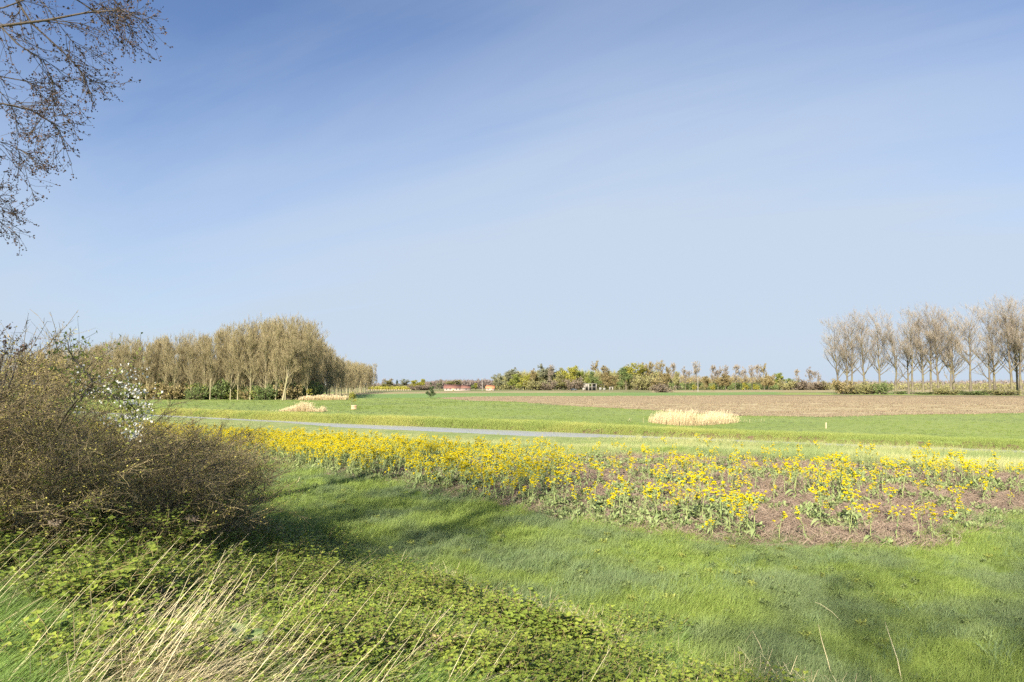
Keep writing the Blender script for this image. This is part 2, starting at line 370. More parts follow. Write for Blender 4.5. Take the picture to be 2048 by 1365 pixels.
STUB = W([(100, 875), (300, 903), (480, 922), (640, 945), (830, 978), (1050, 1022), (1250, 1060), (1440, 1083), (1700, 1090), (1880, 1094), (1950, 1064), (2060, 1036), (2300, 990),
          (2300, 965), (2048, 948), (1800, 930), (1500, 915), (1300, 908), (1100, 912), (900, 910), (700, 896), (500, 884), (250, 868), (100, 860)], Z0)
PLOUGH = W([(872, 797), (945, 794), (1090, 793), (1300, 792.3), (1548, 789.8), (1800, 790.5), (2048, 791.8), (2400, 793), (2400, 823), (2048, 826.6), (1800, 830), (1640, 834), (1480, 832), (1300, 820), (1150, 813), (1090, 807.5), (1000, 803), (945, 802)])
STRIP2 = W([(1030, 804.2), (1150, 806.5), (1300, 808), (1548, 806), (1800, 808), (2048, 810), (2400, 812), (2400, 821), (2048, 824.6), (1800, 828), (1640, 830.5), (1480, 829), (1300, 818), (1150, 811.5), (1090, 806.8)])
CROP = W([(640, 793), (735, 789), (870, 787.2), (1000, 786), (1300, 785.5), (1560, 784.5), (1560, 789.8), (1300, 792.3), (1090, 793), (945, 794), (872, 796), (760, 797), (600, 799)])
TAN = W([(610, 790), (735, 785), (870, 783.5), (1100, 783.2), (1250, 784), (1250, 785.6), (1000, 786), (870, 787.2), (735, 789), (640, 792)])
TAN2 = W([(1300, 781.8), (1560, 780.2), (1700, 779.6), (2048, 779), (2500, 779), (2500, 784.6), (2048, 784.6), (1640, 784.5), (1560, 784.5), (1300, 785.5)])
ri = [0.35]
while ri[-1] < 7000:
    r = ri[-1]; ri.append(r * (1.02 if r < 35 else 1.0075 if r < 110 else 1.012 if r < 900 else 1.05))
ri = np.array(ri)
th = np.concatenate([np.linspace(-180, -50, 40)[:-1], np.linspace(-50, 50, 560), np.linspace(50, 180, 40)[1:-1]])
TH, RR = np.meshgrid(np.radians(th), ri)
gx, gy = RR * np.sin(TH), RR * np.cos(TH)
gz = height(gx, gy)
nr, na = gx.shape
idx = np.arange(nr * na).reshape(nr, na); nx = np.roll(idx, -1, 1)
quads = np.stack([idx[:-1], idx[1:], nx[1:], nx[:-1]], -1).reshape(-1, 4)[:, ::-1]
Vg = np.stack([gx.ravel(), gy.ravel(), gz.ravel()], 1)
Vg = np.concatenate([Vg, [[0, 0, hz(0, 0)]]])
ctr = Vg[quads].mean(1); qx, qy = ctr[:, 0], ctr[:, 1]
f_ = (qy - far_y(qx)) * .86
reg = np.zeros(len(quads), int)                                     # 0 meadow near
reg[(f_ < -canal_w(qx) - .3) & (qy > 10) & (toe(qx, qy) > 2)] = 1
wob = (vnoise(qx, qy, .9, 4) - .5) * .8
in_stub = in_poly(qx + wob, qy + wob, STUB)
# pale strip lies behind the stubble only
STRIPP = W([(60, 860), (250, 868), (500, 884), (700, 896), (900, 910), (1100, 912), (1300, 908), (1500, 915), (1800, 930), (2048, 948), (2300, 965), (2700, 985)], Z0)
def strip_front(x): return np.interp(x, STRIPP[:, 0], STRIPP[:, 1])
order = np.argsort(STRIPP[:, 0]); STRIPP = STRIPP[order]
reg[(reg == 1) & (qy < strip_front(qx) - 0)] = 0
reg[in_stub] = 2
reg[(toe(qx, qy) < -.2) & (reg == 0)] = 8
reg[(f_ >= -canal_w(qx) - .3) & (f_ < .9)] = 9
reg[f_ >= .9] = 3
far = f_ > 12
reg[far & (qy > 330)] = 7
fx_ = qx + (vnoise(qx, qy, .06, 61) - .5) * 5; fy_ = qy + (vnoise(qx, qy, .05, 62) - .5) * np.clip(qy * .035, 1, 14)
for k, P_ in ((4, PLOUGH), (10, STRIP2), (5, CROP), (6, TAN), (6, TAN2)):
    reg[far & in_poly(fx_, fy_, P_)] = k
names = {0: ('meadow', 'g_grass'), 1: ('marsh_strip', 'g_strip'), 2: ('stubble_ground', 'g_stub'), 3: ('far_meadow', 'g_meadow'), 4: ('ploughed_field', 'g_plough'),
         5: ('crop_field', 'g_crop'), 6: ('tan_field', 'g_tan'), 7: ('ground', 'g_far'), 8: ('dike_slope', 'g_verge'), 9: ('canal_bed', 'bank'), 10: ('straw_field', 'g_stubstrip')}
fan = np.stack([idx[0], nx[0], np.full(na, nr * na)], -1)
for k, (nm, mt) in names.items():
    q = quads[reg == k]
    if not len(q): continue
    fs = [q] + ([fan] if k == 8 else [])
    used = np.unique(np.concatenate([f.ravel() for f in fs])); rm = np.full(len(Vg), -1); rm[used] = np.arange(len(used))
    struct(obj(nm, new_mesh(nm, Vg[used], [rm[f] for f in fs], M[mt], None, True)))
xs = np.linspace(-150, 120, 120); yf = far_y(xs); wd = canal_w(xs) / .86
Vw = np.concatenate([np.stack([xs, yf + 1, np.full(120, WATER_Z)], 1), np.stack([xs, yf - wd - .8, np.full(120, WATER_Z)], 1)])
i = np.arange(119)
struct(obj('water', new_mesh('water', Vw, [np.stack([i + 120, i + 121, i + 1, i], 1)], M['water'])))

# ------------------------------------------------------------------ scattering
def scatter(name, x, y, z, protos, rot=None, scale=None, rx=None, ry=None):
    c = bpy.data.collections.new(name + '_kinds')
    for k, me in enumerate(protos):
        c.objects.link(bpy.data.objects.new('%s_%02d' % (me.name, k), me))
    K = len(x); me = bpy.data.meshes.new(name); me.vertices.add(K)
    me.vertices.foreach_set('co', np.stack([x, y, z], 1).astype(np.float32).ravel())
    r3 = np.zeros((K, 3), np.float32); r3[:, 2] = rng.random(K) * 6.283 if rot is None else rot
    if rx is not None: r3[:, 0] = rx
    if ry is not None: r3[:, 1] = ry
    a = me.attributes.new('rot', 'FLOAT_VECTOR', 'POINT'); a.data.foreach_set('vector', r3.ravel())
    a = me.attributes.new('scl', 'FLOAT', 'POINT'); a.data.foreach_set('value', np.broadcast_to(np.asarray(scale if scale is not None else 1, np.float32), K).copy())
    a = me.attributes.new('pick', 'INT', 'POINT'); a.data.foreach_set('value', rng.integers(0, len(protos), K).astype(np.int32))
    o = obj(name, me)
    g = bpy.data.node_groups.new(name + '_scatter', 'GeometryNodeTree')
    g.interface.new_socket('Geometry', in_out='INPUT', socket_type='NodeSocketGeometry'); g.interface.new_socket('Geometry', in_out='OUTPUT', socket_type='NodeSocketGeometry')
    gi, go = g.nodes.new('NodeGroupInput'), g.nodes.new('NodeGroupOutput')
    ip = g.nodes.new('GeometryNodeInstanceOnPoints'); ci = g.nodes.new('GeometryNodeCollectionInfo'); ci.inputs['Collection'].default_value = c
    ci.inputs['Separate Children'].default_value = True; ci.inputs['Reset Children'].default_value = True
    def na_(nm, t):
        n = g.nodes.new('GeometryNodeInputNamedAttribute'); n.data_type = t; n.inputs[0].default_value = nm; return n
    er = g.nodes.new('FunctionNodeEulerToRotation')
    g.links.new(na_('rot', 'FLOAT_VECTOR').outputs[0], er.inputs[0]); g.links.new(er.outputs[0], ip.inputs['Rotation'])
    g.links.new(na_('scl', 'FLOAT').outputs[0], ip.inputs['Scale']); g.links.new(na_('pick', 'INT').outputs[0], ip.inputs['Instance Index'])
    ip.inputs['Pick Instance'].default_value = True
    g.links.new(gi.outputs[0], ip.inputs['Points']); g.links.new(ci.outputs[0], ip.inputs['Instance']); g.links.new(ip.outputs[0], go.inputs[0])
    mod = o.modifiers.new('scatter', 'NODES'); mod.node_group = g
    return o
def blades(mb, n, rad, h, wd, lean=(0, 0), spread=.5, droop=.6, seg=3, T=None, base=None, taper=1.0):
    """n curved tapering blades rooted within rad"""
    a = rng.random(n) * 6.283; r = rad * np.sqrt(rng.random(n))
    B = np.stack([r * np.cos(a), r * np.sin(a), np.zeros(n)], 1) if base is None else base
    H = h[0] + (h[1] - h[0]) * rng.random(n); W_ = wd * (.7 + .6 * rng.random(n))
    a2 = rng.random(n) * 6.283; sp = spread * rng.random(n)
    d = np.stack([np.cos(a2) * sp + lean[0], np.sin(a2) * sp + lean[1], np.ones(n)], 1); d /= np.linalg.norm(d, axis=1, keepdims=True)
    hd = d[:, :2] / (np.linalg.norm(d[:, :2], axis=1, keepdims=True) + 1e-6)
    dr = droop * rng.random(n)
    az = rng.random(n) * 6.283; sd = np.stack([np.cos(az), np.sin(az), np.zeros(n)], 1)
    V = []
    P = B.copy(); D = d.copy()
    for k in range(seg + 1):
        ww = W_ * (1 - taper * (k / seg) ** 1.5)
        V += [P - sd * ww[:, None] / 2, P + sd * ww[:, None] / 2] if k < seg or taper < 1 else [P]
        D = D + np.concatenate([hd * (dr * .9)[:, None], -(dr * .45)[:, None]], 1); D /= np.linalg.norm(D, axis=1, keepdims=True)
        P = P + D * (H / seg)[:, None]
    m_ = len(V); V = np.stack(V, 1); ix = np.arange(n * m_).reshape(n, m_)
    Fq = [np.stack([ix[:, 2 * k], ix[:, 2 * k + 1], ix[:, 2 * k + 3], ix[:, 2 * k + 2]], 1) for k in range(seg if taper < 1 else seg - 1)]
    Ft = np.stack([ix[:, 2 * seg - 2], ix[:, 2 * seg - 1], ix[:, 2 * seg]], 1) if taper >= 1 else []
    t = rng.random(n) if T is None else np.clip(T[0] + (T[1] - T[0]) * rng.random(n), 0, 1)
    return mb.add(V, [np.concatenate(Fq), Ft] if len(Ft) else [np.concatenate(Fq)], np.repeat(t, m_))
def polar(n, r0, r1, half=47):
    r = r0 * (r1 / r0) ** rng.random(n); a = np.radians((rng.random(n) * 2 - 1) * half)
    return r * np.sin(a), r * np.cos(a), r
def frame_keep(x, y, z, m=120):
    px, py = project(x, y, z); return (px > -m) & (px < 2048 + m) & (py < 1365 + 2.2 * m)

# ------------------------------------------------------------------ branching
def kids(P, Rd, n, t0=.2, t1=1.0, ang=40, angj=12, ln=1.0, lnj=.35, up=.3, npts=4, wig=.12, rr=.5, tipfall=.5, weight=None, drag=(0, 0, 0), r_end=.25, tpow=1.0):
    """n child paths that leave the parent paths P (M,k,3) with radii Rd (M,k)"""
    Mn, k, _ = P.shape
    segl = np.linalg.norm(P[:, -1] - P[:, 0], axis=1)
    pr = segl / segl.sum() if weight is None else weight
    pi = rng.choice(Mn, n, p=pr); t = (t0 + (t1 - t0) * rng.random(n) ** tpow) * (k - 1) * .9999
    i = t.astype(int); f = (t - i)[:, None]
    pos = P[pi, i] * (1 - f) + P[pi, i + 1] * f
    tan = P[pi, i + 1] - P[pi, i]; tan /= np.linalg.norm(tan, axis=1, keepdims=True) + 1e-9
    r0 = (Rd[pi, i] * (1 - f[:, 0]) + Rd[pi, i + 1] * f[:, 0]) * rr
    pp = rng.normal(size=(n, 3)); pp -= (pp * tan).sum(1, keepdims=True) * tan; pp /= np.linalg.norm(pp, axis=1, keepdims=True)
    a = np.radians(ang + angj * rng.normal(size=n))[:, None]
    D = np.cos(a) * tan + np.sin(a) * pp
    Ls = ln * (1 + lnj * rng.normal(size=n)).clip(.3, 2) * (1 - tipfall * t / (k - 1))
    out = [pos]; p = pos
    for j in range(npts - 1):
        D = D + np.array([0, 0, up / (npts - 1)]) + np.array(drag) / (npts - 1) + rng.normal(size=(n, 3)) * wig
        D /= np.linalg.norm(D, axis=1, keepdims=True)
        p = p + D * (Ls / (npts - 1))[:, None]; out.append(p)
    Q = np.stack(out, 1)
    return Q, r0[:, None] * np.linspace(1, r_end, npts)[None]
def trunk_path(H, r, lean=.02, wig=.012, n=9, top=.12):
    z = np.linspace(0, H, n); x = np.cumsum(rng.normal(size=n) * wig * H) * np.linspace(0, 1, n) + lean * z; y = np.cumsum(rng.normal(size=n) * wig * H) * np.linspace(0, 1, n)
    P = np.stack([x - x[0], y - y[0], z], 1)[None]
    Rd = (r * (1 - (1 - top) * np.linspace(0, 1, n) ** .8))[None].copy(); Rd[0, 0] *= 1.35
    return P, Rd
def bare_tree(nm, H, cl=.3, n1=24, l1=.30, a1=38, up1=.55, n2=190, n3=1500, n4=4200, tw=.018, bud=0, lean=0, r=.016, fork=False, budsize=.14, tipf=.45, tu=.35, ta=34, trunkmat='bark', twigmat='twig_tan'):
    P, Rd = trunk_path(H * (.6 if fork else .96), H * r, lean)
    tr = MB(); cr = MB()
    L0, R0 = [P], [Rd]
    tr.tubes(P, Rd, 7, T=.5)
    if fork:
        Pf, Rf = kids(P[:, 3:7], Rd[:, 3:7], 3, .0, .9, 26, 6, H * .6, .1, .7, 9, .05, .75, .2, r_end=.12)
        tr.tubes(Pf, Rf, 6); P1s, R1s = np.concatenate([P, Pf]), np.concatenate([Rd, Rf])
    else: P1s, R1s = P, Rd
    P1, R1 = kids(P1s, R1s, n1, cl, .97, a1, 9, H * l1, .2, up1, 6, .07, .5, tipf)
    tr.tubes(P1, R1, 4)
    P2, R2 = kids(np.concatenate([P1, P1s[:, [4, 5, 6, 7, 7, 8]]]), np.concatenate([R1, R1s[:, [4, 5, 6, 7, 7, 8]]]), n2, .25, 1, 36, 10, H * .115, .3, .45, 4, .1, .5, .3)
    tr.tubes(P2, R2.clip(.012), 3)
    P3, R3 = kids(P2, R2, n3, .2, 1, ta, 12, H * .058, .3, tu, 3, .1, .5, .3)
    cr.tubes(P3, np.full(R3.shape, tw) * np.linspace(1, .5, 3), 2)
    P4, R4 = kids(P3, R3, n4, .1, 1, ta, 14, H * .036, .4, tu, 3, .12, .5, .3)
    cr.tubes(P4, np.full(R4.shape, tw * .8) * np.linspace(1, .4, 3), 2)
    if bud: cr.leaves(P4[rng.integers(0, len(P4), bud), rng.integers(1, 3, bud)], budsize)
    return dict(name='poplar_tree', cat='tree', root=None, parts=[('trunk', tr.mesh(nm + '_trunk', M[trunkmat], True)), ('crown', cr.mesh(nm + '_crown', M[twigmat]))], H=H)
def leafy_tree(nm, H, Wd, nl=2600, ls=.42, cl=.15, mat='leaf_fresh', lumps=18, air=.0, name='leafy_tree', cone=False):
    P, Rd = trunk_path(H * .9, H * .02, 0)
    tr = MB(); tr.tubes(P, Rd, 6, T=.5); cr = MB()
    if cone:
        P1, R1 = kids(P, Rd, 70, .12, .98, 88, 6, Wd * .5, .12, -.1, 4, .05, .3, .86); tr.tubes(P1, R1.clip(.01), 3)
        P2, R2 = kids(P1, R1, nl // 5, .1, 1, 40, 15, Wd * .09, .3, .05, 3, .1)
        cr.leaves(P2[rng.integers(0, len(P2), nl), rng.integers(0, 3, nl)], ls, up=.2)
    else:
        P1, R1 = kids(P, Rd, lumps, cl, .95, 55, 14, Wd * .55, .25, .35, 5, .1, .5, .35); tr.tubes(P1, R1, 4)
        P2, R2 = kids(P1, R1, lumps * 8, .3, 1, 45, 15, Wd * .22, .3, .25, 4, .12, .5, .2); tr.tubes(P2, R2.clip(.012), 3)
        P3, R3 = kids(P2, R2, lumps * 30, .2, 1, 45, 20, Wd * .11, .4, .1, 3, .2)
        cr.tubes(P3, np.full(R3.shape, .02), 2, T=.2)
        k = rng.integers(0, len(P3), nl)
        lum = vnoise(P3[:, 2, 0] * 1.0, P3[:, 2, 1] + P3[:, 2, 2], .5, 3)[k]
        cr.leaves(P3[k, rng.integers(0, 3, nl)] + rng.normal(size=(nl, 3)) * Wd * .035, ls, T=np.clip(.25 + .5 * lum + .5 * (rng.random(nl) - .5), 0, 1))
    return dict(name=name, cat='tree', root=None, parts=[('trunk', tr.mesh(nm + '_trunk', M['bark'], True)), ('crown', cr.mesh(nm + '_crown', M[mat]))], H=H, W=Wd)
def bush(nm, Rr, H, stems=26, n2=220, n3=1400, nl=1800, ls=.2, tw=.012, mat='leaf_olive', stemmat='bark_dark', name='bush', twmul=1, sp=50):
    tr = MB(); cr = MB()
    a = rng.random(stems) * 6.283; rr = Rr * .35 * np.sqrt(rng.random(stems))
    B = np.stack([rr * np.cos(a), rr * np.sin(a), np.zeros(stems)], 1)
    el = np.radians(sp) * rng.random(stems) ** .7
    D = np.stack([np.cos(a) * np.sin(el), np.sin(a) * np.sin(el), np.cos(el)], 1)
    pts = [B]; p = B; Ls = np.minimum(H / np.cos(el), Rr * 1.0 / np.maximum(np.sin(el), .25)) * (.75 + .3 * rng.random(stems))
    for j in range(6):
        D = D + rng.normal(size=D.shape) * .08; D /= np.linalg.norm(D, axis=1, keepdims=True); p = p + D * (Ls / 6)[:, None]; pts.append(p)
    P1 = np.stack(pts, 1); R1 = np.linspace(1, .25, 7)[None] * tw * 2.4 * np.ones((stems, 1))
    tr.tubes(P1, R1, 4)
    P2, R2 = kids(P1, R1, n2, .08, 1, 48, 18, H * .36, .35, .1, 5, .14, .55, .4); tr.tubes(P2, R2.clip(tw * .5), 3)
    P3, R3 = kids(P2, R2, n3, .1, 1, 48, 20, H * .17, .4, .08, 4, .15, .5, .3)
    cr.tubes(P3, np.full(R3.shape, tw * .42 * twmul) * np.linspace(1, .5, 4), 2)
    if nl:
        k = rng.integers(0, len(P3), nl)
        cr.leaves(P3[k, rng.integers(0, 4, nl)], ls)
    return dict(name=name, cat='bush', root=None, parts=[('stem', tr.mesh(nm + '_stems', M[stemmat], True)), ('foliage', cr.mesh(nm + '_foliage', M[mat]))], H=H, W=2 * Rr)

# ------------------------------------------------------------------ poplar row on the right
row = [bare_tree('row_poplar_%d' % k, 30, cl=c, n1=30, a1=44, up1=.7, fork=fk, lean=ln, l1=l, r=.0155, tw=.018, n2=230, n3=1600, n4=3300, tipf=.5, tu=.75, ta=28) for k, (c, fk, ln, l) in enumerate([(.18, False, -.03, .40), (.20, False, .01, .32), (.28, True, .0, .27), (.20, True, .02, .29), (.26, False, 0, .32), (.18, False, .02, .34)])]
rowpx = [(1677, 655, 0), (1695, 652, 1), (1705, 648, 4), (1730, 640, 5), (1760, 637, 1), (1791, 634, 3), (1818, 636, 2), (1826, 640, 4), (1847, 634, 1), (1863, 630, 4), (1878, 632, 5), (1902, 628, 3),
         (1908, 640, 1), (1942, 632, 4), (1981, 624, 2), (1990, 628, 1), (2025, 616, 5), (2036, 622, 1), (2043, 618, 4), (2068, 612, 2), (2088, 612, 1), (2110, 610, 3)]
extra = {0: 'leaning poplar at the free left end of the bare right-hand row', 3: 'bare poplar with a straight dark trunk, fourth from the left in the right-hand row',
         14: 'bare poplar forked low into two thick limbs, near the right edge of the photo'}
for i, (px, top, v) in enumerate(rowpx):
    by = 788 + (px - 1677) * .006
    x, y = on_plane(px, by, 0); pr = row[v]
    y0 = float(y) + rng.uniform(-3, 3); x0 = float(x) * y0 / float(y)
    h = (by - top) * y0 / F
    plant(pr, extra.get(i, 'tall bare poplar, %s trunk from the left in the right-hand row' % ORD[i]), (x0, y0, -.05), [0, 2.1, 4.0, .2, 5.1, 3.0][v] + rng.uniform(-.5, .5) if i else 0, h / pr['H'] * np.array([1.08, 1.08, 1]), 'bare poplars in the right-hand row')

# ------------------------------------------------------------------ plantation wood on the left
wood = [bare_tree('wood_poplar_%d' % k, 18, cl=.08 if k % 2 else .13, n1=36, l1=.27, a1=34, up1=.75, n2=260, n3=2000, n4=4800, tw=.018, bud=1500, budsize=.13, r=.0105, tipf=.35, tu=.95, ta=26, trunkmat='bark_pale', twigmat='twig_olive') for k in range(5)]
def wood_top(px): return np.interp(px, [-100, 60, 150, 210, 240, 300, 345, 420, 455, 500, 540, 590, 620, 640, 660, 690, 745], [706, 706, 704, 697, 684, 687, 680, 678, 664, 656, 652, 651, 662, 690, 712, 730, 737])
n_w = 0
for r_, yy in enumerate((173, 178, 183.5, 190, 198)):
    xs_ = np.arange(-136, -52.5 - r_ * .3, 3.2)
    for x in xs_:
        xx, y2 = x + rng.uniform(-.9, .9) + (r_ % 2) * 2, yy + rng.uniform(-1.2, 1.2) + max(0, -x - 118) * .3
        px, _ = project(xx, y2, 0.)
        top = wood_top(px) + rng.uniform(3, 13)
        h = (770 - top) / F * y2 + CAMZ
        if r_ == 0: lab = 'slender poplar standing at the front edge of the dense left-hand wood'
        else: lab = 'slender poplar inside the dense left-hand wood, behind its front row'
        plant(wood[n_w % 5], lab, (xx, y2, -.05), rng.uniform(0, 6.28), h / 18 * np.array([.8, .8, 1]), 'front row of the left-hand wood' if r_ == 0 else 'poplars inside the left-hand wood'); n_w += 1
for yy in np.arange(206, 372, 6.5):
    for c_ in range(2 if yy < 250 else 2):
        ex = np.interp(yy, [173, 372], [-53, -76]) - c_ * 5 + rng.uniform(-1, 1)
        px, _ = project(ex, yy, 0.)
        top = wood_top(px) + rng.uniform(-2, 5); h = np.clip((770 - top) / F * yy + CAMZ, 9, 26)
        last = yy > 362 and c_ == 0
        plant(wood[n_w % 5], 'paler bare poplar at the far right-hand tip of the left wood' if last else 'poplar along the receding right flank of the left-hand wood', (ex, yy, -.05), rng.uniform(0, 6.28), h / 18, None if last else 'poplars along the wood\'s right flank'); n_w += 1
lt = bare_tree('leaning_poplar', 16, cl=.3, n1=22, l1=.3, a1=42, lean=.16, bud=1500, budsize=.15, tw=.02, trunkmat='bark_pale', twigmat='twig_olive')
x, y = on_plane(571, 800.5, 0); plant(lt, 'pale-trunked poplar leaning right at the corner of the left-hand wood', (float(x), float(y) - 2, 0), 0, .95)
ub = [bush('undergrowth_%d' % k, 2.6, 3.2, nl=2200, ls=.3, tw=.03, n3=700, mat='leaf_fresh') for k in range(3)]
k = 0
for px in np.arange(215, 640, 13):
    d = rng.uniform(172, 179) if px < 590 else rng.uniform(180, 215); x = (px - 1024) / F * d + rng.uniform(-1, 1); s = rng.uniform(.7, 1.45)
    g_ = rng.random()
    mt = 'leaf_green' if g_ < .4 else 'leaf_fresh' if g_ < .6 else 'leaf_tan' if g_ < .8 else 'leaf_olive'
    nm = {'leaf_green': 'deep green', 'leaf_fresh': 'fresh green', 'leaf_tan': 'brown twiggy', 'leaf_olive': 'olive'}[mt]
    plant(ub[k % 3], '%s bush under the trunks at the foot of the left-hand wood' % nm, (x, d, -.05), rng.uniform(0, 6), s, '%s undergrowth of the left-hand wood' % nm, {'foliage': M[mt]}); k += 1

# ------------------------------------------------------------------ middle-distance copse, single trees, far wood
LF = {k: [leafy_tree('%s_tree_%d' % (k, j), 14, 11, mat=m_, nl=5200, ls=.62) for j in range(2)] for k, m_ in (('round', 'leaf_fresh'),)}
tall = [leafy_tree('tall_tree_%d' % j, 18, 9, mat='leaf_olive', nl=4200, ls=.55, lumps=24, cl=.15) for j in range(2)]
con = leafy_tree('fir_tree', 16, 5.5, nl=2600, ls=.5, mat='leaf_dark', cone=True, name='fir_tree')
bar = [bare_tree('far_poplar_%d' % k, 18, cl=.3 if k < 2 else .24, n1=22, l1=.26, n2=150, n3=1000, n4=2200, tw=.06, bud=0, r=.014, fork=(k == 1)) for k in range(3)]
tan_t = [bare_tree('budding_tree_%d' % k, 18, cl=.2, n1=26, l1=.3, a1=45, n2=180, n3=1100, n4=2200, tw=.05, bud=2200, budsize=.38, r=.016, twigmat='leaf_tan') for k in range(2)]
fb = [bush('far_bush_%d' % k, 5, 5.5, nl=2200, ls=.5, tw=.05, n3=600, mat='leaf_olive') for k in range(2)]
T_ = 'round'
